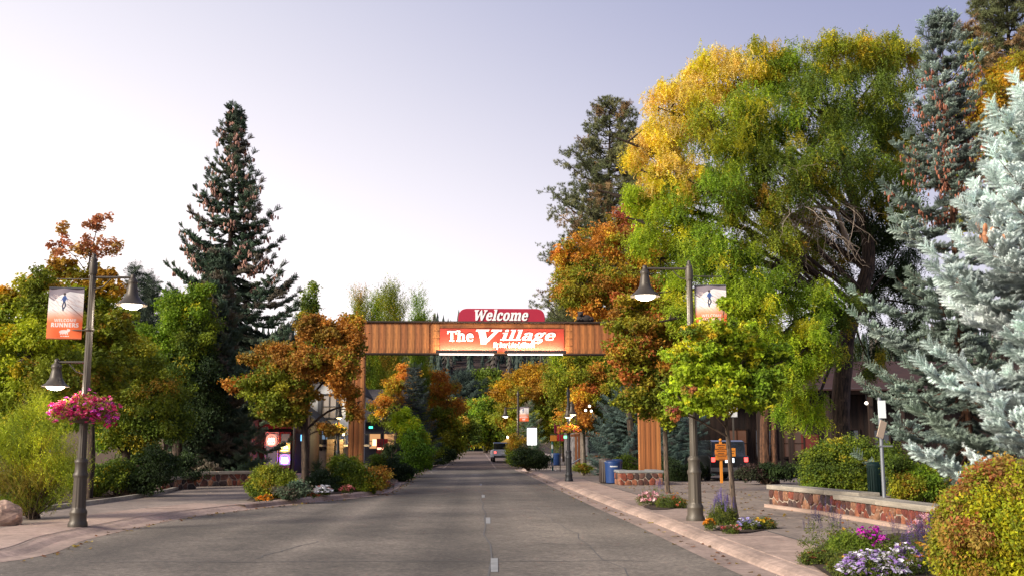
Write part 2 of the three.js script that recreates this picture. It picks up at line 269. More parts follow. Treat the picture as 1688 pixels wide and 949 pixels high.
// needles
function needleBurst(pos, col, a, b, n, len, w, r, k0, fwd = 0.5) {
  const ax = b.clone().sub(a), l = ax.length(), u = ax.clone().normalize(), s = u.clone().cross(V(0.3, 1, 0.2)).normalize(), v = u.clone().cross(s);
  for (let i = 0; i < n; i++) {
    const t = i / n, th = i * 2.399 + r() * 0.5, o = s.clone().multiplyScalar(Math.cos(th)).addScaledVector(v, Math.sin(th)), dir = o.clone().addScaledVector(u, fwd).normalize();
    const p = a.clone().addScaledVector(u, l * t), q = p.clone().addScaledVector(dir, len * (1 - 0.3 * t) * (0.85 + 0.3 * r())), e = u.clone().cross(dir).normalize().multiplyScalar(w * 0.5), k = k0 * (0.75 + 0.5 * r());
    for (const x of [p.clone().add(e), p.clone().sub(e), q]) { pos.push(x.x, x.y, x.z); col.push(k, k, k); }
  }
}
function frondGeo(seed, len, twigs, n, nl, w) {                                // a flat spray: a stem with side shoots clothed in needles, lying along +z
  const r = rng(seed), pos = [], col = [];
  needleBurst(pos, col, V(0, 0, 0), V(0, 0, len), n * 2, nl, w, r, 1);
  for (let i = 0; i < twigs; i++) for (const sd of [-1, 1]) {
    const t = (i + 0.5 + 0.3 * gauss(r)) / twigs, a = V(0, 0, len * t), l = len * 0.62 * (1 - 0.72 * t) * (0.8 + 0.4 * r()), b = a.clone().add(V(sd * 0.75 * l, gauss(r) * 0.12 * l - 0.06 * l, 0.66 * l));
    needleBurst(pos, col, a, b, n, nl, w, r, 0.8 + 0.4 * t);
  }
  return tris(pos, col);
}
function shootGeo(seed) {                                                      // plump spruce shoots seen close: a main one and a few side ones
  const r = rng(seed), pos = [], col = [];
  needleBurst(pos, col, V(0, 0, 0), V(0, 0, 0.19), 78, 0.050, 0.010, r, 1, 0.75);
  for (let i = 0; i < 5; i++) { const sd = i % 2 ? 1 : -1, a = V(0, 0, 0.02 + 0.03 * i), l = 0.13 * (0.7 + 0.5 * r()); needleBurst(pos, col, a, a.clone().add(V(sd * l * (0.5 + 0.4 * r()), gauss(r) * 0.05 + 0.02, l * 0.7)), 42, 0.046, 0.010, r, 1, 0.75); }
  return tris(pos, col);
}
function tuftGeo(seed) { const r = rng(seed), pos = [], col = []; for (let k = 0; k < 5; k++) { const c = V(gauss(r), gauss(r) * 0.8, gauss(r)).multiplyScalar(0.22); for (let i = 0; i < 24; i++) { const dir = V(gauss(r), gauss(r) + 0.35, gauss(r)).normalize(), q = c.clone().addScaledVector(dir, 0.20 * (0.8 + 0.4 * r())), e = dir.clone().cross(V(r(), r(), 0.3)).normalize().multiplyScalar(0.013), kk = 0.7 + 0.6 * r(); for (const x of [c.clone().add(e), c.clone().sub(e), q]) { pos.push(x.x, x.y, x.z); col.push(kk, kk, kk); } } } return tris(pos, col); }
function coneGeo() { const g = new THREE.SphereGeometry(1, 6, 5).toNonIndexed(); g.scale(0.032, 0.075, 0.032); g.translate(0, -0.06, 0); const c = new Float32Array(g.attributes.position.count * 3), r = rng(5); for (let i = 0; i < c.length; i += 9) { const k = 0.7 + 0.6 * r(); for (let q = 0; q < 9; q++) c[i + q] = k; } g.setAttribute('color', new THREE.BufferAttribute(c, 3)); g.deleteAttribute('uv'); g.computeVertexNormals(); return g; }
GEO.frond = [21, 22].map((s) => frondGeo(s, 0.85, 7, 13, 0.085, 0.034)); GEO.frondM = [23, 24].map((s) => frondGeo(s, 0.55, 5, 16, 0.045, 0.014)); GEO.shoot = [25, 26, 27].map(shootGeo); GEO.tuft = [28, 29].map(tuftGeo); GEO.cone = [coneGeo()];
const Z = V(0, 0, 1);
// a spruce: whorled boughs, each carrying sprays; widths [[height share, radius m]...]; cones {from, to, n}
function spruce(name, label, b, h, widths, pal, o = {}) {
  const r = rng(treeSeed += 7), t = thing(name, label, 'tree', b, 0, o.group), wood = [], list = [], cones = [];
  const tr = o.trunk ?? h * 0.018, lean = V(gauss(r) * 0.1, 0, gauss(r) * 0.1); const stem = (y) => lean.clone().multiplyScalar(Math.sin(y / h * 3)).add(V(0, y, 0));
  const ps = [...Array(15)].map((_, i) => stem(-0.2 + (h + 0.1) * i / 14)); wood.push(tube(ps, ps.map((_, i) => tr * (1.02 - i / 14)), 9));
  const W = (q) => { for (let i = 1; i < widths.length; i++) if (q <= widths[i][0]) return lerp(widths[i - 1][1], widths[i][1], (q - widths[i - 1][0]) / (widths[i][0] - widths[i - 1][0])); return 0.05; };
  let y = h * widths[0][0], ang = r() * 6; const step = o.step ?? 0.42, fl = o.frond ?? 0.85;
  while (y < h * 0.985) {
    const q = y / h, nb = Math.max(3, Math.round((o.boughs ?? 6) * (0.75 + 0.25 * (1 - q))));
    for (let i = 0; i < nb; i++) {
      ang += 6.283 / nb + gauss(r) * 0.25; if (r() < (o.gap ?? 0.08)) continue;
      const L = Math.max(0.12, W(q) * (0.66 + 0.44 * r()) - (o.tip ?? 0)), yy = y + gauss(r) * step * 0.4, dir = V(Math.cos(ang), 0, Math.sin(ang)), rise = (o.rise ?? 0.1) + lerp(-0.38, 0.75, Math.pow(q, 1.6)), s0 = stem(yy);
      const bp = (u) => s0.clone().addScaledVector(dir, L * u).add(V(0, L * (rise * u - (o.sag ?? 0.32) * Math.sin(u * 2.4) * (1 - q * 0.7) + 0.26 * u * u), 0));
      const pts = [0, 0.25, 0.5, 0.75, 1].map(bp); wood.push(tube(pts, pts.map((_, k) => Math.max(0.006, 0.011 + 0.012 * L) * (1 - 0.2 * k)), 4));
      const hue = pick(pal, r), lum = 0.8 + 0.4 * r(), nS = Math.max(2, Math.round(L / (fl * (o.pack ?? 0.30))));
      for (let k = 0; k <= nS; k++) {
        const u = o.bare ? lerp(o.bare, 1, k / nS) : 0.12 + 0.88 * k / nS, p = bp(u), tan = bp(Math.min(1, u + 0.05)).sub(bp(u - 0.05)).normalize(), side = tan.clone().cross(V(0, 1, 0)).normalize();
        if (o.branchlet) {                                                         // side branchlets, each a fan of plump shoots
          for (const sd of k === nS ? [0] : [-1, 1]) { const dd = tan.clone().multiplyScalar(0.8).addScaledVector(side, sd * (0.5 + 0.6 * r())).add(V(0, gauss(r) * 0.18 + 0.02, 0)).normalize(), bl = o.branchlet * (1.1 - 0.6 * u) * (0.6 + 0.7 * r()) * Math.min(1, 0.3 + L * 0.4), ns = Math.max(2, Math.round(bl / (o.every ?? 0.085))), s2 = dd.clone().cross(V(0, 1, 0)).normalize(), l1 = lum * (0.85 + 0.3 * r());
            wood.push(tube([p, p.clone().addScaledVector(dd, bl * 0.8)], [0.007, 0.003], 3));
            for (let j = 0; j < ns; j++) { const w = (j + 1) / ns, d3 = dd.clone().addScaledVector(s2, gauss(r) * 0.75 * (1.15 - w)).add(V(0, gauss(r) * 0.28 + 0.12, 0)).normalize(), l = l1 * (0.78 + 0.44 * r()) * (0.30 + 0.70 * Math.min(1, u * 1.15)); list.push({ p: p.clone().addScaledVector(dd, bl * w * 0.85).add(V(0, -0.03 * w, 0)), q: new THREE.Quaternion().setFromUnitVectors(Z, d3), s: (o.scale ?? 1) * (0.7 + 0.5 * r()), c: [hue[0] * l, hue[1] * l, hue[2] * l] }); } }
        } else for (const sd of k === nS ? [0] : [-1, 1]) {
          if (o.thin && r() < o.thin) continue;
          const dd = tan.clone().multiplyScalar(0.75).addScaledVector(side, sd * (0.75 + 0.3 * r())).add(V(0, gauss(r) * 0.2 - 0.08, 0)).normalize(), l = lum * (0.75 + 0.5 * r()), sz = (k === nS ? 1.05 : 1.05 - 0.35 * u) * (0.75 + 0.45 * r()) * Math.min(1.15, 0.45 + L * 0.4);
          const Q = new THREE.Quaternion().setFromUnitVectors(Z, dd); list.push({ p: p.clone().add(V(gauss(r), gauss(r), gauss(r)).multiplyScalar(0.05)), q: Q, s: sz * (o.scale ?? 1), c: [hue[0] * l, hue[1] * l, hue[2] * l] });
        }
        if (o.cones && q > o.cones[0] && q < o.cones[1] && r() < o.cones[2] && u > (o.coneFrom ?? 0.35)) for (let z = 0; z < 6; z++) { const l = 0.6 + 0.8 * r(); cones.push({ p: p.clone().add(V(gauss(r) * 0.22, -0.05 - 0.22 * r(), gauss(r) * 0.22)), q: yawQ(r, 0.25), s: (o.coneSize ?? 1) * (0.8 + 0.5 * r()), c: [(o.coneCol ?? [0.30, 0.12, 0.07])[0] * l, (o.coneCol ?? [0.3, 0.12, 0.07])[1] * l, (o.coneCol ?? [0.3, 0.12, 0.07])[2] * l] }); }
      }
    }
    y += step * (0.8 + 0.4 * r()) * (1 - 0.45 * q);
  }
  const dirT = stem(h).sub(stem(h - 0.6)).normalize(); for (let k = 0; k < 3; k++) list.push({ p: stem(h - 0.5 + 0.22 * k), q: new THREE.Quaternion().setFromUnitVectors(Z, dirT), s: 0.55, c: pick(pal, r) });
  part('trunk', wood, o.bark ?? MAT.bark, t); scatter('crown', GEO[o.geo ?? 'frond'], needleMat, list, t);
  if (cones.length) scatter('cone', GEO.cone, needleMat, cones, t);
  return t;
}
function pine(name, label, b, h, widths, pal, o = {}) {                        // long irregular limbs that end in tufts
  const r = rng(treeSeed += 7), t = thing(name, label, 'tree', b), wood = [], list = [], ps = [...Array(13)].map((_, i) => V(0.15 * Math.sin(i * 0.6), -0.2 + h * i / 12, 0.1 * Math.sin(i))), tr = h * 0.016;
  wood.push(tube(ps, ps.map((_, i) => tr * (1.03 - 0.97 * i / 12)), 9));
  const W = (q) => { for (let i = 1; i < widths.length; i++) if (q <= widths[i][0]) return lerp(widths[i - 1][1], widths[i][1], (q - widths[i - 1][0]) / (widths[i][0] - widths[i - 1][0])); return 0.3; };
  let y = h * widths[0][0], ang = 0;
  while (y < h) {
    const q = y / h; ang += 2.4 + gauss(r) * 0.5;
    const L = W(q) * (0.5 + 0.55 * r()), dir = V(Math.cos(ang), 0, Math.sin(ang)), s0 = V(0, y, 0), bp = (u) => s0.clone().addScaledVector(dir, L * u).add(V(0, L * (0.02 + 0.35 * q) * u + 0.20 * L * u * u - 0.1 * L * Math.sin(u * 3), 0));
    const pts = [0, 0.3, 0.6, 0.85, 1].map(bp); wood.push(tube(pts, pts.map((_, k) => (0.02 + 0.018 * L) * (1 - 0.2 * k)), 5)); const hue = pick(pal, r);
    const n = Math.round((o.tufts ?? 5) * L);
    for (let k = 0; k < n; k++) {
      const u = 0.3 + 0.7 * Math.sqrt(r()), base = bp(u), sp = 0.16 * L * (0.5 + u) + 0.15, p = base.clone().add(V(gauss(r) * sp, gauss(r) * sp * 0.55 + 0.12, gauss(r) * sp)), l = 0.7 + 0.6 * r();
      if (r() < 0.4) wood.push(tube([base, base.clone().lerp(p, 0.5).add(V(0, -0.04, 0)), p], [0.018, 0.014, 0.008], 3));
      list.push({ p, q: yawQ(r, 0.5), s: (o.size ?? 1) * (0.8 + 0.5 * r()), c: [hue[0] * l, hue[1] * l, hue[2] * l] });
    }
    y += (o.step ?? 0.16) * (0.7 + 0.6 * r());
  }
  part('trunk', wood, MAT.bark, t); scatter('crown', GEO.tuft, needleMat, list, t); return t;
}
// flowers
function blossomGeo(seed, n, R, petals, L) { const r = rng(seed), pos = [], col = []; for (let i = 0; i < n; i++) { const c = V(gauss(r) * R, gauss(r) * R * 0.5, gauss(r) * R), ax = V(gauss(r) * 0.6, 0.8, gauss(r) * 0.6 + 0.5).normalize(), s = ax.clone().cross(V(0.2, 0.1, 1)).normalize(), v = ax.clone().cross(s); for (let k = 0; k < petals; k++) { const th = k / petals * 6.283, o = s.clone().multiplyScalar(Math.cos(th)).addScaledVector(v, Math.sin(th)).addScaledVector(ax, 0.35).normalize(); leaf(pos, col, c, o, ax.clone().addScaledVector(o, -o.dot(ax)).normalize(), L, L * 0.95, 0.8 + 0.4 * r()); } } return tris(pos, col); }
GEO.bloom = [31, 32].map((s) => blossomGeo(s, 3, 0.06, 5, 0.034)); GEO.bloomS = [33, 34].map((s) => blossomGeo(s, 5, 0.05, 4, 0.02));
GEO.spike = [35, 36].map((s) => { const r = rng(s), pos = [], col = []; for (let q = 0; q < 3; q++) { const o = V(gauss(r) * 0.04, 0, gauss(r) * 0.04), d = V(gauss(r) * 0.2, 1, gauss(r) * 0.2); needleBurst(pos, col, o.clone().addScaledVector(d, 0.08), o.clone().addScaledVector(d, 0.26), 26, 0.022, 0.014, r, 1, 0.4); } return tris(pos, col); });
// a clump of flowers: w x h x depth in m
function flowerClump(name, label, pos, w, h, dep, leafPal, bloomPal, n, o = {}) {
  const r = rng(treeSeed += 7), t = thing(name, label, 'flowers', pos, 0, o.group), lv = [], bl = [];
  for (let i = 0; i < n * (o.leafy ?? 1.6); i++) { const a = r() * 6.283, q = Math.sqrt(r()), c = pick(leafPal, r), l = 0.7 + 0.6 * r(), hh = h * (1 - 0.65 * q * q); lv.push({ p: V(Math.cos(a) * q * w / 2, 0.03 + hh * 0.9 * r(), Math.sin(a) * q * dep / 2), q: yawQ(r, 0.5), s: (o.leafSize ?? 0.8) * (0.7 + 0.6 * r()), c: c.map((x) => x * l) }); }
  for (let i = 0; i < n; i++) { const a = r() * 6.283, q = Math.sqrt(r()), c = pick(bloomPal, r), l = 0.8 + 0.4 * r(), hh = h * (1 - 0.65 * q * q); bl.push({ p: V(Math.cos(a) * q * w / 2, hh * (o.spike ? 0.55 + 0.45 * r() : 0.75 + 0.35 * r()), Math.sin(a) * q * dep / 2), q: yawQ(r, o.spike ? 0.2 : 0.5), s: (o.bloomSize ?? 1) * (0.7 + 0.6 * r()), c: c.map((x) => x * l) }); }
  scatter('foliage', GEO[o.leaf ?? 'tiny'], foliageMat, lv, t); scatter('blossom', GEO[o.spike ? 'spike' : o.bloom ?? 'bloom'], petalMat, bl, t); return t;
}
// palettes: leaf colours, linear, with weights
const PAL = {
  yel: [[0.86, 0.69, 0.045, 5], [0.86, 0.68, 0.20, 3], [0.62, 0.58, 0.02, 2], [0.80, 0.54, 0.10, 1]], yelgr: [[0.50, 0.46, 0.02, 4], [0.32, 0.38, 0.015, 4], [0.74, 0.52, 0.03, 2], [0.16, 0.23, 0.012, 2]],
  lime: [[0.401, 0.507, 0.014, 5], [0.283, 0.401, 0.014, 3], [0.614, 0.566, 0.018, 2]], green: [[0.243, 0.374, 0.016, 5], [0.358, 0.448, 0.017, 3], [0.157, 0.254, 0.016, 3], [0.543, 0.508, 0.019, 1]],
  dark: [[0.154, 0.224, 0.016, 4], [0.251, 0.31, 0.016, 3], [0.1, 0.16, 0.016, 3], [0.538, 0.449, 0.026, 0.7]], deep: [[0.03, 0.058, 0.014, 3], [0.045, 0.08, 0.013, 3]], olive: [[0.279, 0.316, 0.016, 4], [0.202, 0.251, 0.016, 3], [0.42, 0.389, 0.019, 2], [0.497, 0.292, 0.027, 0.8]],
  orange: [[0.696, 0.335, 0.04, 5], [0.585, 0.244, 0.034, 3], [0.696, 0.457, 0.034, 3], [0.306, 0.305, 0.017, 2]], red: [[0.50, 0.19, 0.06, 4], [0.46, 0.11, 0.06, 0.8], [0.46, 0.24, 0.03, 3], [0.30, 0.24, 0.02, 2]], brown: [[0.545, 0.258, 0.037, 5], [0.636, 0.306, 0.044, 3], [0.394, 0.258, 0.028, 3], [0.303, 0.29, 0.018, 2]],
  gold: [[0.60, 0.36, 0.018, 4], [0.50, 0.27, 0.018, 3], [0.36, 0.32, 0.017, 3]], straw: [[0.499, 0.537, 0.02, 4], [0.367, 0.427, 0.019, 4], [0.236, 0.317, 0.016, 3], [0.656, 0.522, 0.025, 1]],
  blue: [[0.34, 0.433, 0.349, 4], [0.238, 0.306, 0.232, 3], [0.442, 0.527, 0.448, 2]], white: [[0.76, 0.86, 0.81, 5], [0.64, 0.75, 0.69, 3], [0.84, 0.90, 0.86, 3], [0.24, 0.30, 0.23, 0.8]], spruce: [[0.1, 0.163, 0.09, 4], [0.15, 0.2, 0.115, 3], [0.22, 0.179, 0.12, 2]], pinep: [[0.109, 0.125, 0.044, 4], [0.164, 0.161, 0.057, 3], [0.237, 0.145, 0.057, 1]],
  bluedk: [[0.057, 0.098, 0.078, 4], [0.086, 0.132, 0.109, 3]], brightgr: [[0.154, 0.297, 0.011, 4], [0.099, 0.209, 0.011, 3], [0.231, 0.341, 0.013, 2]], mixred: [[0.425, 0.355, 0.021, 4], [0.558, 0.281, 0.034, 3], [0.611, 0.192, 0.046, 1], [0.293, 0.325, 0.015, 4]],
};
// ---------- ground, road, pavements ----------
const xz = (px, py) => { const p = gnd(px, py); return [p.x, p.z]; };
const rightEdge = resample([[4.05, -3], xz(1225, 949), xz(1040, 862), xz(985, 838), xz(930, 812), xz(870, 783), xz(850, 773), [3.15, -75]], 0.5);
const leftEdgeNear = [[-16, -9.5], xz(0, 927), xz(140, 890), xz(199, 876), xz(305, 854), xz(420, 839), xz(540, 826), xz(628, 816)];
const leftEdge = resample([...leftEdgeNear, xz(648, 809), xz(662, 799), xz(690, 781), xz(712, 768), [-4.2, -75]], 0.4);
{
  // earth below everything, out to the horizon
  const g = new THREE.PlaneGeometry(1600, 1000, 80, 160).toNonIndexed(); g.rotateX(-Math.PI / 2); g.translate(0, 0, -440);
  const P = g.attributes.position, uv = g.attributes.uv; for (let i = 0; i < P.count; i++) { const d = -P.getZ(i); P.setY(i, gy(d) - 0.06); uv.setXY(i, P.getX(i), d); } g.computeVertexNormals();
  struct('ground', g, MAT.earth);
  // road: asphalt with worn wheel tracks and patches as slow colour changes
  const nx = 96, nz = 340, r = new THREE.PlaneGeometry(48, 85, nx, nz); r.rotateX(-Math.PI / 2); r.translate(-16, 0, -32.5);
  const p = r.attributes.position, col = [], u2 = r.attributes.uv;
  for (let i = 0; i < p.count; i++) {
    const x = p.getX(i), z = p.getZ(i); u2.setXY(i, x, z);
    const n1 = fbm(x / 64 + 5, z / 64 + 5, 24, 4), n2 = fbm(x / 64 + 9, z / 1200 + 3, 64, 3), tr = Math.exp(-Math.pow((Math.abs(x - 0.35 + 1.6) - 0.8) / 0.35, 2)) + Math.exp(-Math.pow((Math.abs(x - 0.35 - 1.6) - 0.8) / 0.35, 2));
    const s = 0.36 + 0.34 * (n1 - 0.5) + 0.40 * (n2 - 0.5) - 0.04 * tr; col.push(s * 1.02, s, s * 0.97); p.setY(i, Math.max(0, 0.0));
  }
  r.setAttribute('color', new THREE.Float32BufferAttribute(col, 3)); r.computeVertexNormals();
  struct('road', r, MAT.asphalt);
  // the street beyond the crossing: brownish paving, climbing
  const far = [...Array(40)].map((_, i) => [-0.4, -74.6 - i * 4.2]);
  const fr = struct('paved_street', sweep(far, [[-4.0, 0.004], [-2, 0.02], [0, 0.03], [2, 0.02], [4.0, 0.004]], gy), MAT.brickroad);
  part('crossing_band', [sheet([[-4.2, -74.3], [3.2, -74.3], [3.2, -73.6], [-4.2, -73.6]], 0.006)], MAT.pink2, fr);
  for (const o of [-1.9, 1.9]) part('gutter_line', sweep(offset(far, o), [[-0.07, 0.03], [0.07, 0.03]], gy), MAT.brickroad2 ?? MAT.pink2, fr);
  for (const sd of [-1, 1]) struct('pavement', sweep(offset(far, sd * (sd < 0 ? 7.0 : 7.5)), [[-3.1, 0], [-3.1, 0.12], [3.1, 0.12], [3.1, 0]], gy), MAT.walk2);
  // tar-sealed cracks and dashes
  const rr = rng(4), cr = [];
  const crack = (x0, z0, x1, z1, w) => { const n = 14, l = [...Array(n + 1)].map((_, i) => [lerp(x0, x1, i / n) + gauss(rr) * 0.10, lerp(z0, z1, i / n) + gauss(rr) * 0.08]); cr.push(sweep(l, [[-w, 0.004], [w, 0.004]])); };
  crack(0.2, -10, 0.25, -40, 0.013); crack(2.1, -14, 1.7, -30, 0.009); for (let i = 0; i < 5; i++) { const z = -16 - i * 5.4 - rr() * 2; crack(-6 + rr() * 3, z, 2.6, z - 0.5 + rr(), 0.010 + 0.008 * rr()); }
  crack(-8.5, -17, -2.5, -21.5, 0.009);
  for (const [a, b, c, d] of [[-5.5, -12.5, -2.2, -13.6], [-3.4, -16.5, -2.9, -19.5], [1.0, -19, 2.6, -18.2]]) crack(a, b, c, d, 0.012);
  struct('crack_seal', cr, MAT.tar);
  for (const [y0, y1, cx] of [[920, 943, 815.5], [853, 863, 805], [815.5, 820, 797], [797, 800, 793]]) {
    const a = gnd(cx, y1), b = gnd(cx - 0.6, y0); struct('road_marking', sheet([[a.x - 0.055, a.z], [a.x + 0.045, a.z], [b.x + 0.055, b.z], [b.x - 0.055, b.z]], 0.006), MAT.paint);
  }
  { const a = gnd(777, 782), b = gnd(791, 782); struct('road_marking', sheet([[a.x, a.z], [b.x, a.z], [b.x, a.z - 0.5], [a.x, a.z - 0.5]], 0.006), MAT.paint); }
  // right side: gutter pan, rolled kerb, pink apron slabs with joints, then the walk
  struct('gutter', sweep(rightEdge, [[0, 0.005], [0.5, 0.006]]), MAT.pink2);
  const slabs = (line, o0, o1, y, len, name, mats, parent, seed) => {
    const q = rng(seed), L = resample(line, 0.25); let i = 0;
    while (i < L.length - 2) { const k = Math.min(L.length - 1, i + Math.round(len / 0.25)), s = L.slice(i, k + 1), dy = (q() - 0.5) * 0.006; s[0] = [lerp(s[0][0], s[1][0], 0.04), lerp(s[0][1], s[1][1], 0.04)]; const e = s.length - 1; s[e] = [lerp(s[e][0], s[e - 1][0], 0.04), lerp(s[e][1], s[e - 1][1], 0.04)];
      part(name, sweep(s, [[o0 + 0.006, y - 0.06], [o0 + 0.012, y + dy - 0.004], [o0 + 0.02, y + dy], [o1 - 0.02, y + dy], [o1 - 0.012, y + dy - 0.004], [o1 - 0.006, y - 0.06]]), mats[Math.floor(q() * mats.length)], parent); i = k; }
  };
  const kR = struct('kerb', sweep(rightEdge, [[0.5, 0.006], [0.52, 0.03], [0.60, 0.075], [0.72, 0.105], [0.84, 0.112]]), MAT.pink);
  const wR = struct('pavement', sheet([...offset(rightEdge, 0.8), [16, -75], [16, -3]], 0.102), MAT.walk);
  slabs(rightEdge.filter((q) => q[1] < -7 && q[1] > -50), 0.85, 2.05, 0.116, 3.1, 'slab', [MAT.pink, MAT.pink, MAT.pink2], wR, 5);
  for (let k = 0; k < 4; k++) slabs(offset(rightEdge.filter((q) => q[1] < -8 && q[1] > -46), 0), 2.06 + k * 1.55, 3.60 + k * 1.55, 0.116, 1.9, 'slab', [MAT.walk, MAT.walk, MAT.walk2], wR, 6 + k);
  part('joint', sweep(offset(rightEdge.filter((q) => q[1] < -7 && q[1] > -50), 0), [[2.035, 0.1185], [2.075, 0.1185]]), MAT.tar, wR);
  // left side
  struct('gutter', sweep(leftEdge, [[-0.38, 0.006], [0, 0.005]]), MAT.pink2);
  const lowL = leftEdge.filter((q) => q[1] > -29.5), hiL = leftEdge.filter((q) => q[1] <= -28.9);
  struct('kerb', [sweep(lowL, [[-0.72, 0.085], [-0.56, 0.06], [-0.38, 0.006]]), sweep(hiL, [[-0.72, 0.13], [-0.50, 0.13], [-0.42, 0.10], [-0.38, 0.006]])], MAT.pink);
  const back = [xz(-70, 872), xz(0, 858), xz(130, 839), xz(200, 829), xz(268, 817), xz(330, 804), xz(400, 800), xz(470, 800), [-14, -55], [-14, -75]];
  const wL = struct('pavement', sheet([...offset(leftEdge, -0.68), ...back.reverse()], 0.082), MAT.walk);
  slabs(lowL, -2.3, -0.75, 0.094, 2.6, 'slab', [MAT.pink, MAT.pink, MAT.pink2], wL, 31);
  back.reverse(); struct('edging_kerb', sweep(resample(back.slice(0, 7), 0.4), [[0, 0.05], [0, 0.19], [-0.16, 0.19], [-0.17, 0.05]]), MAT.cap);
  // planted ground on the left, behind the edging and in the corner bed
  struct('planting_bed', sheet([...back.slice(0, 6), [-14, -50], [-40, -60], [-40, -14]], 0.10), MAT.earth);
  struct('planting_bed', sheet([xz(405, 834), xz(470, 829), xz(560, 820), xz(628, 812), xz(650, 800), xz(655, 794), xz(560, 793), xz(440, 806)], 0.15), MAT.earth);
  for (const q of [[[1060, 835], [1072, 839], [1098, 839], [1119, 836], [1121, 831], [1106, 827], [1078, 828]], [[1178, 872], [1202, 877], [1236, 877], [1260, 873], [1260, 868], [1236, 863], [1198, 861]], [[1330, 925], [1390, 965], [1600, 990], [1640, 900], [1480, 878], [1350, 900]]]) struct('planting_bed', sheet(q.map((a) => { const g = gnd(a[0], a[1], 0.13); return [g.x, g.z]; }), 0.135), MAT.earth);
  struct('planting_bed', sheet([[8.7, -11], [8.7, -28.5], [11, -31], [26, -40], [26, -11]], 0.14), MAT.earth);
  // the wooded hill behind the town
  const h = new THREE.PlaneGeometry(1000, 420, 80, 40); h.rotateX(-Math.PI / 2); h.translate(0, 0, -450); const hp = h.attributes.position;
  for (let i = 0; i < hp.count; i++) hp.setY(i, hillY(hp.getX(i), -hp.getZ(i))); h.computeVertexNormals(); for (let i = 0; i < h.attributes.uv.count; i++) h.attributes.uv.setXY(i, hp.getX(i) / 6, hp.getZ(i) / 6);
  struct('hill', h, std([0.10, 0.055, 0.042], 1, { map: earthTex }));
}
function hillY(x, d) { return -0.4 + gy(d) + 41 * sm(235, 520, d) + (fbm(x / 900 + 2, d / 900 + 2, 10, 3) - 0.5) * 16 * sm(235, 400, d); }
{
  // conifer wood on the hill: reads as one mass
  const r = rng(77), pos = [], col = [];
  for (let L = 0; L < 9; L++) { const y = 0.12 + L * 0.098, R = 0.17 * (1 - y) + 0.02, n = 11; for (let k = 0; k < n; k++) { const a = (k + r()) / n * 6.283, a2 = a + 0.45, a3 = a - 0.45, rr = R * (0.7 + 0.5 * r()), kk = 0.7 + 0.6 * r(); for (const p of [[0, y + 0.15, 0], [Math.cos(a2) * rr * 0.6, y + 0.02, Math.sin(a2) * rr * 0.6], [Math.cos(a) * rr, y - 0.05, Math.sin(a) * rr]]) { pos.push(...p); col.push(kk, kk, kk); } for (const p of [[0, y + 0.15, 0], [Math.cos(a) * rr, y - 0.05, Math.sin(a) * rr], [Math.cos(a3) * rr * 0.6, y + 0.02, Math.sin(a3) * rr * 0.6]]) { pos.push(...p); col.push(kk, kk, kk); } } }
  const g = tris(pos, col), list = [], q = rng(78);
  for (let i = 0; i < 4200; i++) { const d = 245 + 330 * Math.sqrt(q()), x = (q() - 0.5) * (260 + d * 0.9), c = pick([[0.028, 0.046, 0.032, 5], [0.04, 0.06, 0.035, 4], [0.075, 0.06, 0.045, 1.5], [0.10, 0.065, 0.055, 1], [0.08, 0.10, 0.03, 1]], q), s = 8 + 11 * q(); if (fbm(x / 500 + 1, d / 500, 20, 2) < 0.36) continue; list.push({ p: V(x, hillY(x, d), -d), q: yawQ(q, 0.03), s: V(s * (0.8 + 0.5 * q()), s, s * (0.8 + 0.5 * q())), c }); }
  const m = scatter(numbered('forest'), [g], needleMat, list, scene); mark(m, 'dark conifer forest covering the far hillside seen under the wooden arch', 'forest');
}
// ---------- wooden gateway arch ----------
const font = await new FontLoader().loadAsync('fonts/droid/droid_serif_bold.typeface.json'), sans = await new FontLoader().loadAsync('fonts/droid/droid_sans_bold.typeface.json');
function letters(s, f, x0, x1, y0, capH, shear, fat, z, depth = 0.03, sy = 1) {                // raised lettering fitted between x0 and x1
  const g = new TextGeometry(s, { font: f, size: 1, depth: 0.02, curveSegments: 5, bevelEnabled: true, bevelThickness: 0.002, bevelSize: fat, bevelSegments: 1 });
  g.applyMatrix4(new THREE.Matrix4().set(1, shear, 0, 0, 0, 1, 0, 0, 0, 0, 1, 0, 0, 0, 0, 1)); g.computeBoundingBox(); const b = g.boundingBox;
  const kx = (x1 - x0) / (b.max.x - b.min.x), ky = capH / 0.72; g.translate(-b.min.x, 0, -b.min.z); g.scale(kx, ky, depth / (b.max.z - b.min.z)); g.translate(x0, y0, z); return g;
}
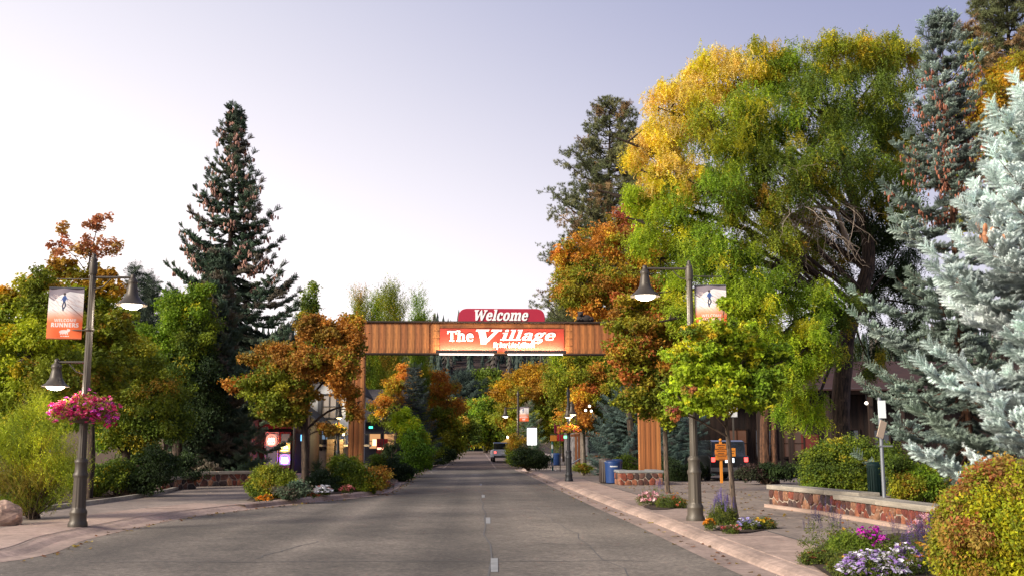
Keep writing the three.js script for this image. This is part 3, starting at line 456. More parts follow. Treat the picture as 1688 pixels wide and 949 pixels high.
{
  const D = 45, z = -D, k = (px, py) => at(px, py, D), XL = k(577, 560).x, XR = k(1088, 560).x, y0 = k(788, 584).y, y1 = k(788, 532).y, r = rng(12);
  const a = thing('gateway_arch', 'wooden gateway arch over the street with red welcome boards', 'arch', V(0, 0, z)), Lx = (px) => k(px, 560).x, Ly = (py) => k(788, py).y;
  part('beam', [box(XR - XL, y1 - y0 - 0.06, 0.55, (XL + XR) / 2, (y0 + y1) / 2 + 0.03, -0.32)], woods[3], a);
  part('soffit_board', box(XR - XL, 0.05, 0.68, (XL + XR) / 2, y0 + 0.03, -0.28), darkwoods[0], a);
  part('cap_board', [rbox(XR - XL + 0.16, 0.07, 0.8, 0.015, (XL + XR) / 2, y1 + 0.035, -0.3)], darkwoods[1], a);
  const s0 = Lx(725), s1 = Lx(930), pw = 0.315;
  for (let x = Lx(600); x < XR - 0.05; x += pw) { const w = Math.min(pw, XR - x) - 0.012; if (x + w > Lx(711) && x < Lx(944)) continue; part('plank', box(w, y1 - y0 - 0.09, 0.035, x + w / 2, (y0 + y1) / 2 + 0.02, -0.045 + 0.017 + r() * 0.008), woods[Math.floor(r() * 4)], a); }
  for (const [xa, xb] of [[Lx(711), s0 - 0.02], [s1 + 0.02, Lx(944)]]) for (let i = 0; i < 4; i++) { const h = (y1 - y0 - 0.09) / 4; part('plank', box(xb - xa, h - 0.012, 0.035, (xa + xb) / 2, y0 + 0.06 + h * (i + 0.5), -0.022 + r() * 0.006), woods[Math.floor(r() * 3)], a); }
  part('head_plank', box(s1 - s0 - 0.01, Ly(532) - Ly(540) - 0.02, 0.035, (s0 + s1) / 2, (Ly(532) + Ly(540)) / 2 - 0.01, -0.025), woods[1], a);
  // the name board and its lettering
  const nb = part('name_board', rbox(s1 - s0, Ly(541) - Ly(579.5), 0.05, 0.01, (s0 + s1) / 2, (Ly(541) + Ly(579.5)) / 2, 0.0), MAT.signRed, a); nb.userData.label = 'red board with white lettering lit by tubes from below';
  const W = std([0.86, 0.84, 0.8], 0.6), zt = 0.026;
  part('lettering', [letters('The', font, Lx(737), Lx(780.5), Ly(562), Ly(550) - Ly(562), 0.0, 0.02, zt, 0.02), letters('V', font, Lx(784), Lx(828), Ly(566), Ly(549.5) - Ly(566), 0.22, 0.03, zt, 0.02), letters('illage', font, Lx(824), Lx(916), Ly(560), Ly(548.5) - Ly(560), 0.28, 0.02, zt, 0.02)], W, nb);
  part('lettering', letters('Big Bear Lake California', sans, Lx(813), Lx(881), Ly(572.5), Ly(566) - Ly(572.5), 0.15, 0.01, zt + 0.012, 0.02), W, nb);
  // the welcome board on top
  const w0 = Lx(755.5), w1 = Lx(898), h0 = y1 + 0.06, h1 = Ly(508.5), q = (h1 - h0) * 0.72, sh = new THREE.Shape();
  sh.moveTo(w0, h0); sh.lineTo(w1, h0); sh.lineTo(w1, h1 - q); sh.quadraticCurveTo(w1, h1, w1 - q, h1); sh.lineTo(w0 + q, h1); sh.quadraticCurveTo(w0, h1, w0, h1 - q); sh.closePath();
  const eg = new THREE.ExtrudeGeometry(sh, { depth: 0.10, bevelEnabled: true, bevelSize: 0.012, bevelThickness: 0.012, bevelSegments: 1, curveSegments: 10 }); eg.translate(0, 0, -0.12);
  const wb = part('welcome_board', eg, MAT.crimson, a); wb.userData.label = 'crimson board with rounded top corners'; part('lettering', letters('Welcome', font, Lx(782), Lx(871), Ly(527.5), Ly(515.5) - Ly(527.5), 0.28, 0.025, 0.0), W, wb);
  // two tube lights below the board
  for (const [l0, l1] of [[719, 819.5], [831, 932]]) {
    const xa = Lx(l0), xb = Lx(l1), yy = Ly(580.5), f = part('tube_light', [rbox(xb - xa, 0.125, 0.10, 0.02, (xa + xb) / 2, yy, 0.37)], std([0.03, 0.022, 0.02], 0.6), a);
    for (const t of [0.15, 0.85]) part('bracket', bar(V(lerp(xa, xb, t), yy - 0.02, 0.32), V(lerp(xa, xb, t), y0 + 0.12, 0.0), 0.018), MAT.iron, f);
    part('tube', T(new THREE.CylinderGeometry(0.024, 0.024, xb - xa - 0.3, 10), (xa + xb) / 2, yy - 0.115, 0.36, 0, 0, Math.PI / 2), std([0.8, 0.8, 0.8], 0.4, { emissive: lin(1, 0.88, 0.78), emissiveIntensity: 2.4 }), f);
    part('lamp_strip', T(new THREE.CylinderGeometry(0.018, 0.018, xb - xa - 0.2, 8), (xa + xb) / 2, yy - 0.0, 0.295, 0, 0, Math.PI / 2), std([0.8, 0.7, 0.5], 0.4, { emissive: lin(1, 0.72, 0.4), emissiveIntensity: 3 }), f);
    const ra = new THREE.RectAreaLight(lin(1.0, 0.80, 0.55), 100, xb - xa - 0.2, 0.05); ra.position.set((xa + xb) / 2, yy + 0.03, z + 0.27); ra.lookAt((xa + xb) / 2, yy + 0.45, z + 0.02); scene.add(ra);
  }
  // posts clad in upright boards
  const post = (xa, xb, yb, n) => { const p = part('post', box(xb - xa - 0.10, y0 - yb + 0.02, 0.5, (xa + xb) / 2, (y0 + yb) / 2, -0.32), woods[3], a); const w = (xb - xa) / n;
    for (let i = 0; i < n; i++) { const rec = n === 3 && i === 1; part('board', box(w - 0.012, y0 - yb, 0.05, xa + w * (i + 0.5), (y0 + yb) / 2, rec ? -0.052 : -0.035 + r() * 0.012), woods[Math.floor(r() * 3)], p); }
    for (const s of [xa + 0.02, xb - 0.02]) part('side_board', box(0.04, y0 - yb, 0.46, s, (y0 + yb) / 2, -0.30), woods[2], p); return p; };
  post(XL, Lx(601.5), 0, 3); const pr = post(Lx(1052), Lx(1086), 0, 4); pr.userData.label = 'right post standing in the stone planter';
  // small bear sitting on the beam
  const bx = Lx(961), b = thing('bear_statue', 'small dark carved bear lying on top of the arch beam', 'statue', V(bx, y1 + 0.07, z - 0.25)), bm = std([0.03, 0.022, 0.02], 0.8, { bumpMap: grainBump, bumpScale: 0.01 });
  part('body', [ball(0.20, 0.15, 0.17, 0, 1.5, 0.85, 0.9), ball(0.14, -0.10, 0.17, 0.02, 1, 1.1, 1), ball(0.13, 0.40, 0.14, 0, 1, 0.9, 1)], bm, b);
  part('head', [ball(0.125, -0.08, 0.36, 0.10, 1, 0.95, 1), ball(0.055, -0.09, 0.33, 0.21, 1, 0.8, 1.1), ball(0.042, -0.175, 0.455, 0.07), ball(0.042, 0.015, 0.455, 0.07)], bm, b);
  for (const [x, zz, l] of [[-0.16, 0.16, 0.24], [-0.02, 0.18, 0.24], [0.36, 0.14, 0.3]]) part('leg', tube([V(x, 0.14, zz * 0.5), V(x - 0.02, 0.07, zz), V(x - 0.05, 0.05, zz + 0.08)], [0.07, 0.06, 0.045], 7), bm, b);
}
// ---------- street lamps ----------
function shade(parent, x, y, z, R, h, lensMat, power, col) {                      // y: lip of the bell
  const g = new THREE.Group(); g.name = 'lamp_head'; g.position.set(x, y, z); parent.add(g);
  part('shade', lathe([[0.0, h + 0.30], [0.03, h + 0.29], [0.06, h + 0.26], [0.035, h + 0.22], [0.10, h + 0.16], [0.105, h + 0.10], [0.085, h + 0.08], [0.10, h + 0.02], [0.118, h * 0.72], [0.13, h * 0.56], [0.16, h * 0.42], [R * 0.68, h * 0.22], [R * 0.9, h * 0.07], [R, 0.0], [R * 0.97, -0.012], [R * 0.78, h * 0.12], [0.15, h * 0.35], [0.0, h * 0.5]], 28), MAT.bronze, g);
  part('lens', (() => { const b = new THREE.SphereGeometry(R * 0.66, 20, 12); b.scale(1, 0.42, 1); b.translate(0, -0.005, 0); return b; })(), lensMat, g);
  if (power) { const w = parent.localToWorld(V(x, y - R * 0.42 - 0.06, z)), l = new THREE.PointLight(col, power); l.position.copy(w); l.castShadow = true; l.shadow.radius = 8; l.decay = 2; scene.add(l); }
}
function lampPost(label, p, H, o, group) {                                        // fluted cast pedestal, shaft, finial, arms
  const t = thing('street_lamp', label, 'street lamp', p, o.turn ?? 0, group); t.updateMatrixWorld();
  const k = o.k ?? 1, flute = (g, n, a, y0, y1) => { const P = g.attributes.position; for (let i = 0; i < P.count; i++) { const y = P.getY(i); if (y < y0 || y > y1) continue; const x = P.getX(i), z = P.getZ(i), th = Math.atan2(z, x), f = 1 - a * (0.5 + 0.5 * Math.cos(n * th)); P.setX(i, x * f); P.setZ(i, z * f); } g.computeVertexNormals(); return g; };
  part('pedestal', flute(lathe([[0.235, 0], [0.235, 0.05], [0.225, 0.09], [0.20, 0.12], [0.195, 0.24], [0.21, 0.27], [0.205, 0.31], [0.17, 0.36], [0.165, 0.40], [0.158, 0.98], [0.18, 1.01], [0.18, 1.06], [0.15, 1.10], [0.145, 1.26], [0.165, 1.29], [0.16, 1.33], [0.11, 1.38]].map((q) => [q[0] * k, q[1]]), 48), 12, 0.10, 0.40, 0.98), o.mat ?? MAT.iron, t);
  part('shaft', flute(lathe([[0.105, 1.37], [0.10, 2.0], [0.085, H * 0.75], [0.075, H - 0.2]].map((q) => [q[0] * k, q[1]]), 48), 12, 0.09, 1.3, H), o.mat ?? MAT.iron, t);
  for (const y of o.collars ?? [H * 0.47, H * 0.72]) part('collar', lathe([[0.085 * k, y - 0.04], [0.115 * k, y - 0.02], [0.115 * k, y + 0.02], [0.085 * k, y + 0.04]], 20), o.mat ?? MAT.iron, t);
  part('finial', lathe([[0.075 * k, H - 0.42], [0.10 * k, H - 0.38], [0.10 * k, H - 0.16], [0.075 * k, H - 0.12], [0.085, H - 0.10], [0.05, H - 0.05], [0.03, H - 0.03], [0.045, H], [0.03, H + 0.04], [0, H + 0.06]], 20), o.mat ?? MAT.iron, t);
  for (const [dx, y, R, h, power] of o.heads) {
    const hw = V(dx, y, o.dz ?? 0), top = y + h + 0.22, s = Math.sign(dx);
    const arm = part('arm', bar(V(0, top, 0), V(dx, top, 0), 0.028, 10), o.mat ?? MAT.iron, t); part('arm_cap', ball(0.05, dx, top, 0), o.mat ?? MAT.iron, arm); part('scroll', tube([V(s * 0.06, top - 0.24, 0), V(s * 0.22, top - 0.20, 0), V(s * 0.38, top - 0.03, 0)], [0.014, 0.014, 0.012], 6), o.mat ?? MAT.iron, arm);
    shade(t, hw.x, hw.y, hw.z, R, h, o.lens ?? MAT.lens, power, o.col ?? lin(1, 0.9, 0.78));
  }
  for (const [sd, y] of o.rods ?? []) part('banner_rod', [bar(V(0, y, 0), V(sd, y, 0), 0.013, 6), ball(0.022, sd, y, 0)], MAT.iron, t);
  return t;
}
// banner print: hillside, runner, words, white bear emblem
const bannerTex = (() => {
  const c = document.createElement('canvas'); c.width = 384; c.height = 576; const x = c.getContext('2d'), r = rng(3);
  x.fillStyle = '#f6efea'; x.fillRect(0, 0, 384, 576); x.fillStyle = '#8d8088'; x.beginPath(); x.moveTo(0, 0); x.lineTo(384, 0); x.lineTo(384, 60); x.lineTo(230, 40); x.lineTo(120, 90); x.lineTo(60, 150); x.lineTo(0, 110); x.fill();
  for (let i = 0; i < 160; i++) { const a = r() * 384, b = 70 + r() * 300; x.strokeStyle = ['#e0d3cf', '#fbf5f1', '#cdb6b0', '#ecd0c0'][i % 4]; x.lineWidth = 1 + r() * 4; x.beginPath(); x.moveTo(a, b); x.lineTo(a + 40 + r() * 60, b + 25 + r() * 40); x.stroke(); }
  x.strokeStyle = '#8f6b5e'; x.lineWidth = 7; x.beginPath(); x.moveTo(215, 180); x.lineTo(290, 250); x.lineTo(384, 330); x.stroke();
  const gr = x.createLinearGradient(0, 250, 0, 400); gr.addColorStop(0, 'rgba(255,132,70,0)'); gr.addColorStop(1, 'rgba(255,122,62,1)'); x.fillStyle = gr; x.fillRect(0, 250, 384, 150); x.fillStyle = '#ff7a3c'; x.fillRect(0, 396, 384, 180);
  x.fillStyle = '#2b4a86'; x.beginPath(); x.ellipse(178, 125, 20, 42, 0.1, 0, 7); x.fill(); x.fillStyle = '#3a2b2b'; x.beginPath(); x.arc(176, 70, 15, 0, 7); x.fill(); x.strokeStyle = '#23304f'; x.lineWidth = 15; x.lineCap = 'round'; x.beginPath(); x.moveTo(174, 160); x.lineTo(160, 205); x.lineTo(172, 258); x.moveTo(184, 160); x.lineTo(196, 200); x.lineTo(178, 236); x.stroke(); x.lineWidth = 10; x.strokeStyle = '#3562a6'; x.beginPath(); x.moveTo(190, 100); x.lineTo(210, 135); x.moveTo(164, 100); x.lineTo(148, 140); x.stroke();
  x.fillStyle = '#fbeee6'; x.textAlign = 'center'; x.font = 'bold 50px sans-serif'; x.fillText('WELCOME', 200, 388); x.font = 'bold 66px sans-serif'; x.strokeStyle = '#fbeee6'; x.lineWidth = 3; x.fillText('RUNNERS', 196, 446); x.strokeText('RUNNERS', 196, 446);
  x.beginPath(); x.ellipse(185, 500, 48, 22, -0.05, 0, 7); x.fill(); x.beginPath(); x.ellipse(238, 486, 22, 16, -0.4, 0, 7); x.fill(); x.beginPath(); x.arc(232, 470, 7, 0, 7); x.arc(252, 476, 6, 0, 7); x.fill(); for (const a of [148, 172, 200, 222]) x.fillRect(a, 508, 13, 22); for (const [a, w] of [[152, 22], [178, 14], [196, 30], [230, 16]]) x.fillRect(a, 543, w, 11);
  const t = new THREE.CanvasTexture(c); t.colorSpace = THREE.SRGBColorSpace; t.wrapS = t.wrapT = THREE.ClampToEdgeWrapping; t.generateMipmaps = true; return t;
})();
const bannerMat = new THREE.MeshPhysicalMaterial({ map: bannerTex, roughness: 0.7, transmission: 0.25, thickness: 0, side: THREE.DoubleSide });
function banner(label, p, w, h, turn, group) {                                    // hung cloth with a slight billow, stitched hems
  const t = thing('street_banner', label, 'banner', p, turn, group), g = new THREE.BoxGeometry(w, h, 0.004, 14, 18, 1), P = g.attributes.position;
  for (let i = 0; i < P.count; i++) { const u = P.getX(i) / w + 0.5, v = P.getY(i) / h + 0.5; P.setZ(i, P.getZ(i) + 0.05 * Math.sin(u * 3.1) * Math.sin(v * 3.1) + 0.012 * Math.sin(u * 9 + v * 4)); } g.computeVertexNormals(); part('cloth', g, bannerMat, t);
  for (const s of [-1, 1]) part('hem', T(new THREE.CylinderGeometry(0.02, 0.02, w, 8), 0, s * h / 2, 0, 0, 0, Math.PI / 2), s > 0 ? MAT.darkgrey : std([0.5, 0.12, 0.04], 0.7), t);
  return t;
}
function basket(label, p, R, h, cols, leafs, n, o = {}) {                         // wire bowl packed with trailing flowers
  const t = thing('hanging_flower_basket', label, 'flower basket', p, 0, o.group), r = rng(treeSeed += 7), lv = [], bl = [];
  part('bowl', lathe([[0.05, -h * 0.55], [R * 0.45, -h * 0.45], [R * 0.62, -0.05], [R * 0.65, 0], [R * 0.6, 0], [0.05, -h * 0.3]], 18), MAT.sackBrown, t);
  part('bracket', [bar(V(-R * 0.6, -0.02, 0), V(R * 0.6, -0.02, 0), 0.015), bar(V(0, -0.02, -R * 0.6), V(0, -0.02, R * 0.6), 0.015)], MAT.iron, t);
  const spot = (q) => { const a = r() * 6.283, u = Math.pow(r(), 0.6); return V(Math.cos(a) * R * u * q, (gauss(r) * 0.30 + 0.18 * (1 - u) - 0.22 * u * u) * h, Math.sin(a) * R * u * q); };
  for (let i = 0; i < n * 0.8; i++) { const c = pick(leafs, r); lv.push({ p: spot(0.95), q: yawQ(r, 0.6), s: 0.8 + 0.5 * r(), c }); }
  for (let i = 0; i < n; i++) { const c = pick(cols, r), l = 0.75 + 0.5 * r(); bl.push({ p: spot(1.02), q: yawQ(r, 0.8), s: 1.0 + 0.6 * r(), c: c.map((x) => x * l) }); }
  scatter('foliage', GEO.tiny, foliageMat, lv, t); scatter('blossom', GEO.bloom, petalMat, bl, t); return t;
}
const PINKS = [[0.62, 0.045, 0.20, 4], [0.55, 0.03, 0.12, 3], [0.70, 0.20, 0.28, 2], [0.55, 0.06, 0.36, 2]], YELLOWS = [[0.75, 0.45, 0.04, 4], [0.70, 0.25, 0.06, 2], [0.62, 0.08, 0.16, 1.5]];
{
  const b1 = gnd(127, 868, 0.09), u = mpp(-b1.z), H1 = 5.60;
  lampPost('tall bronze street lamp with two bell heads and pink flower ring, left of the road', b1, H1, { mat: MAT.bronze, heads: [[0.84, 4.56, 0.32, 0.36, 5], [-0.63, 2.85, 0.28, 0.28, 4]], rods: [[-0.72, 5.1], [-0.72, 4.02]], k: 0.82 });
  banner('orange runners banner on the left street lamp, fully visible', at(107, 516, -b1.z).add(V(0, 0, 0)), 0.70, 1.06, 0.12, 'runners banners on the street lamps');
  basket('large pink petunia basket ringing the left street lamp', V(b1.x, at(131, 672, -b1.z).y, b1.z), 0.64, 0.60, PINKS, PAL.olive, 520);
  const b2 = gnd(1147, 858, 0.116), H2 = 5.66;
  lampPost('tall grey-brown street lamp with one bell head, right of the road', b2, H2, { heads: [[-1.0, 4.90, 0.34, 0.40, 5]], rods: [[0.72, 5.35], [0.72, 4.30]], k: 0.86, mat: std([0.115, 0.095, 0.07], 0.5, { metalness: 0.3, map: blotch, bumpMap: grainBump, bumpScale: 0.001 }), collars: [H2 * 0.72] });
  banner('orange runners banner on the right street lamp, half behind leaves', at(1172, 509, -b2.z), 0.70, 1.05, -0.10, 'runners banners on the street lamps');
  const b3 = gnd(938, 793, 0.11), H3 = 4.15; const t3 = lampPost('dark post lamp with a glowing flower basket beside the right kerb', b3, H3, { k: 0.8, heads: [[0.16, 2.98, 0.26, 0.3, 4], [-0.02, 2.86, 0.2, 0.25, 0]], lens: MAT.warmlens, col: lin(1, 0.78, 0.45), mat: MAT.black, collars: [1.9] });
  basket('yellow and pink flower basket glowing under the dark post lamp', V(b3.x, at(939, 706, -b3.z).y, b3.z), 0.52, 0.42, YELLOWS, PAL.gold, 260);
  const d4 = 52, p4 = at(556, 760, d4); p4.y = 0.08; lampPost('black post lamp with lit head in front of the white building', p4, 3.9, { k: 0.7, heads: [[0.03, at(556, 690, d4).y - 0.02, 0.2, 0.24, 3]], lens: MAT.warmlens, col: lin(1, 0.74, 0.36), mat: MAT.black, collars: [1.9] });
  basket('sparse yellow flower basket on the black lamp before the white building', at(556, 706, d4), 0.56, 0.62, [[0.8, 0.55, 0.06, 3], [0.7, 0.35, 0.05, 1]], PAL.dark, 120);
  const d5 = 80, p5 = at(854, 760, d5); p5.y = gy(d5) + 0.1; lampPost('distant street lamp with banner down the street, arm to the left', p5, 5.7, { heads: [[-0.98, at(833, 686, d5).y - p5.y, 0.32, 0.42, 4]], rods: [[0.72, 5.2], [0.72, 4.0]], mat: MAT.bronze });
  banner('orange and pink banner on the distant street lamp down the street', at(863, 682, d5), 0.8, 1.1, 0, 'runners banners on the street lamps');
}
// ---------- stone walls ----------
function stoneFace(parent, P, W, H, cell, seed, mats = stones) {                  // irregular stones laid into a W x H face; P(u, v, out) maps to the parent's space
  const r = rng(seed), pts = [], nx = Math.max(1, Math.round(W / cell)), ny = Math.max(1, Math.round(H / (cell * 0.85)));
  for (let j = 0; j < ny; j++) for (let i = 0; i < nx; i++) pts.push([(i + 0.5 + (j % 2) * 0.4 - 0.2 + (r() - 0.5) * 0.75) * W / nx, (j + 0.5 + (r() - 0.5) * 0.7) * H / ny]);
  for (const c of pts) {
    let poly = [[0.004, 0.004], [W - 0.004, 0.004], [W - 0.004, H - 0.004], [0.004, H - 0.004]];
    for (const o of pts) {
      if (o === c) continue; const mx = (c[0] + o[0]) / 2, my = (c[1] + o[1]) / 2, dx = o[0] - c[0], dy = o[1] - c[1], l = Math.hypot(dx, dy), f = (p) => ((p[0] - mx) * dx + (p[1] - my) * dy) / l + 0.015; const n = [];
      poly.forEach((p, i) => { const q = poly[(i + 1) % poly.length], a = f(p), b = f(q); if (a <= 0) n.push(p); if (a < 0 !== b < 0) { const t = a / (a - b); n.push([lerp(p[0], q[0], t), lerp(p[1], q[1], t)]); } }); poly = n; if (poly.length < 3) break;
    }
    if (poly.length < 3) continue;
    let cut = []; poly.forEach((p, i) => { const q = poly[(i + 1) % poly.length]; if (Math.hypot(q[0] - p[0], q[1] - p[1]) > 0.07) cut.push([lerp(p[0], q[0], 0.2), lerp(p[1], q[1], 0.2)], [lerp(p[0], q[0], 0.8), lerp(p[1], q[1], 0.8)]); else cut.push([(p[0] + q[0]) / 2, (p[1] + q[1]) / 2]); }); if (cut.length < 3) continue;
    const m = cut.reduce((a, p) => [a[0] + p[0] / cut.length, a[1] + p[1] / cut.length], [0, 0]), out = 0.02 + 0.03 * r(), pos = [], uv = [], ring = (k, o) => cut.map((p) => [lerp(m[0], p[0], k), lerp(m[1], p[1], k), o]);
    const A = ring(1, -0.03), B = ring(1, out * 0.4), C = ring(0.84, out), add = (...q) => q.forEach((v) => { const w = P(...v); pos.push(w.x, w.y, w.z); uv.push(v[0], v[1] + v[2]); });
    cut.forEach((_, i) => { const j = (i + 1) % cut.length; add(A[i], A[j], B[j], A[i], B[j], B[i], B[i], B[j], C[j], B[i], C[j], C[i], C[i], C[j], [m[0], m[1], out * 1.12]); });
    const g = new THREE.BufferGeometry(); g.setAttribute('position', new THREE.Float32BufferAttribute(pos, 3)); g.setAttribute('uv', new THREE.Float32BufferAttribute(uv, 2)); g.computeVertexNormals();
    part('stone', g, mats[Math.floor(r() * mats.length)], parent);
  }
}
function stoneWall(label, a, b, H, th, cell, seed, o = {}) {                      // a..b along the face that is seen (face to the left of a->b when o.flip)
  const dx = b[0] - a[0], dz = b[1] - a[1], L = Math.hypot(dx, dz), t = thing('stone_wall', label, 'wall', V(a[0], o.y ?? 0.1, a[1]), Math.atan2(-dz, dx), o.group);
  const s = o.flip ? -1 : 1;                                                      // +z local is the seen side
  part('core', box(L, H, th, L / 2, H / 2 - 0.05, -s * th / 2), MAT.mortar, t);
  stoneFace(t, (u, v, q) => V(u, v, s * q), L, H - 0.05, cell, seed);
  for (const [x, sg] of [[0, -1], [L, 1]]) stoneFace(t, (u, v, q) => V(x + sg * q, v, -s * (th - u)), th, H - 0.05, cell, seed + 9 + sg);
  const n = Math.max(1, Math.round(L / (o.capLen ?? 1.6))), rr = rng(seed + 3);
  for (let i = 0; i < n; i++) part('cap_slab', T(new RoundedBoxGeometry(L / n + (i === 0 || i === n - 1 ? 0.04 : -0.008), o.capH ?? 0.12, th + 0.12, 2, 0.018), L / n * (i + 0.5) + (i === 0 ? -0.03 : i === n - 1 ? 0.03 : 0), H + (o.capH ?? 0.12) / 2 - 0.05 + (rr() - 0.5) * 0.006, -s * th / 2), MAT.cap, t);
  if (o.foot) part('footing', box(L + 0.1, 0.10, 0.16, L / 2, 0.04, s * 0.06), MAT.pink, t);
  return t;
}
{
  const A = xz(1270, 843), B = xz(1400, 862), C = xz(1372, 858), D = xz(1558, 892), E = [D[0] + 0.35, D[1] + 8.5];
  const up = V(B[0] - A[0], 0, B[1] - A[1]).normalize();
  stoneWall('higher far end of the red stone seat wall with pale cap, right side', A, [A[0] + up.x * 4.6, A[1] + up.z * 4.6], 0.52, 0.42, 0.27, 51, { foot: 1, flip: false, y: 0.11 });
  stoneWall('longer near stretch of the red stone seat wall with pale cap', [C[0] + 0.02, C[1] + 0.3], E, 0.44, 0.42, 0.27, 52, { foot: 1, y: 0.11, capLen: 2.2 });
  // round-cornered planter at the foot of the right arch post
  const pa = gnd(1022, 800, 0.1), pb = gnd(1098, 801, 0.1), t = thing('stone_planter', 'low red stone planter with grey slab under the right arch post', 'planter', V(pa.x, 0.1, pa.z)), W = pb.x - pa.x, Dp = 1.9, H = 0.52;
  part('core', box(W, H, Dp, W / 2, H / 2 - 0.03, -Dp / 2), MAT.mortar, t); stoneFace(t, (u, v, q) => V(u, v, q), W, H - 0.03, 0.24, 61); stoneFace(t, (u, v, q) => V(-q, v, -Dp + u), Dp, H - 0.03, 0.24, 62);
  part('cap_slab', [rbox(W + 0.12, 0.11, 0.62, 0.03, W / 2, H + 0.03, -0.28), rbox(0.5, 0.11, Dp - 0.62, 0.03, 0.19, H + 0.03, -Dp / 2 - 0.32), rbox(0.5, 0.11, Dp - 0.62, 0.03, W - 0.19, H + 0.03, -Dp / 2 - 0.32)], std([0.36, 0.37, 0.37], 0.8, { map: concreteTex }), t); part('soil', box(W - 0.8, 0.06, Dp - 0.6, W / 2, H - 0.01, -Dp / 2 - 0.2), MAT.earth, t);
  // left walls
  stoneWall('lower left piece of the dark stone wall, beside the paved walk', xz(265, 812), xz(322, 809), 0.42, 0.4, 0.26, 71, { y: 0.08 });
  stoneWall('longer right piece of the dark stone wall with grey cap, left side', xz(296, 806), xz(416, 803), 0.52, 0.4, 0.28, 72, { y: 0.08 });
}
// ---------- buildings ----------
function planks(parent, x0, x1, y0, y1, z, w, mats, seed, name = 'siding_board') { const r = rng(seed), n = Math.round((x1 - x0) / w), k = (x1 - x0) / n; for (let i = 0; i < n; i++) part(name, box(k - 0.012, y1 - y0, 0.03, x0 + k * (i + 0.5), (y0 + y1) / 2, z + r() * 0.008), mats[Math.floor(r() * mats.length)], parent); }
function windowOf(parent, x, y, z, w, h, o = {}) {                               // framed window with mullions; z: wall face
  const f = part('window', [box(w + 0.14, 0.09, 0.10, x, y + h / 2 + 0.045, z + 0.03), box(w + 0.14, 0.09, 0.14, x, y - h / 2 - 0.045, z + 0.04), box(0.07, h, 0.10, x - w / 2 - 0.035, y, z + 0.03), box(0.07, h, 0.10, x + w / 2 + 0.035, y, z + 0.03), ...[...Array(Math.max(0, (o.nx ?? 1) - 1))].map((_, i) => box(0.045, h, 0.06, x - w / 2 + w * (i + 1) / o.nx, y, z + 0.03)), ...[...Array(Math.max(0, (o.ny ?? 1) - 1))].map((_, i) => box(w, 0.045, 0.05, x, y - h / 2 + h * (i + 1) / o.ny, z + 0.028))], o.frame ?? MAT.darkgrey, parent);
  const nx = o.nx ?? 1, ny = o.ny ?? 1; for (let i = 0; i < nx; i++) for (let j = 0; j < ny; j++) part('pane', box(w / nx - 0.05, h / ny - 0.05, 0.012, x - w / 2 + w * (i + 0.5) / nx, y - h / 2 + h * (j + 0.5) / ny, z + 0.012), o.pane ?? MAT.glass, f); return f;
}
const roofMat = std([0.075, 0.07, 0.072], 0.9, { map: asphaltTex, bumpMap: grainBump, bumpScale: 0.01 });
function gable(w, rise, dep, ov, th = 0.12) { const s = new THREE.Shape(), a = w / 2 + ov, k = rise / (w / 2); s.moveTo(-a, -ov * k); s.lineTo(0, rise); s.lineTo(a, -ov * k); s.lineTo(a, -ov * k + th); s.lineTo(0, rise + th * 1.15); s.lineTo(-a, -ov * k + th); s.closePath(); const g = new THREE.ExtrudeGeometry(s, { depth: dep, bevelEnabled: false }); return g; }
const glowMat = (c, k) => std([0.05, 0.05, 0.05], 0.5, { emissive: lin(...c), emissiveIntensity: k });
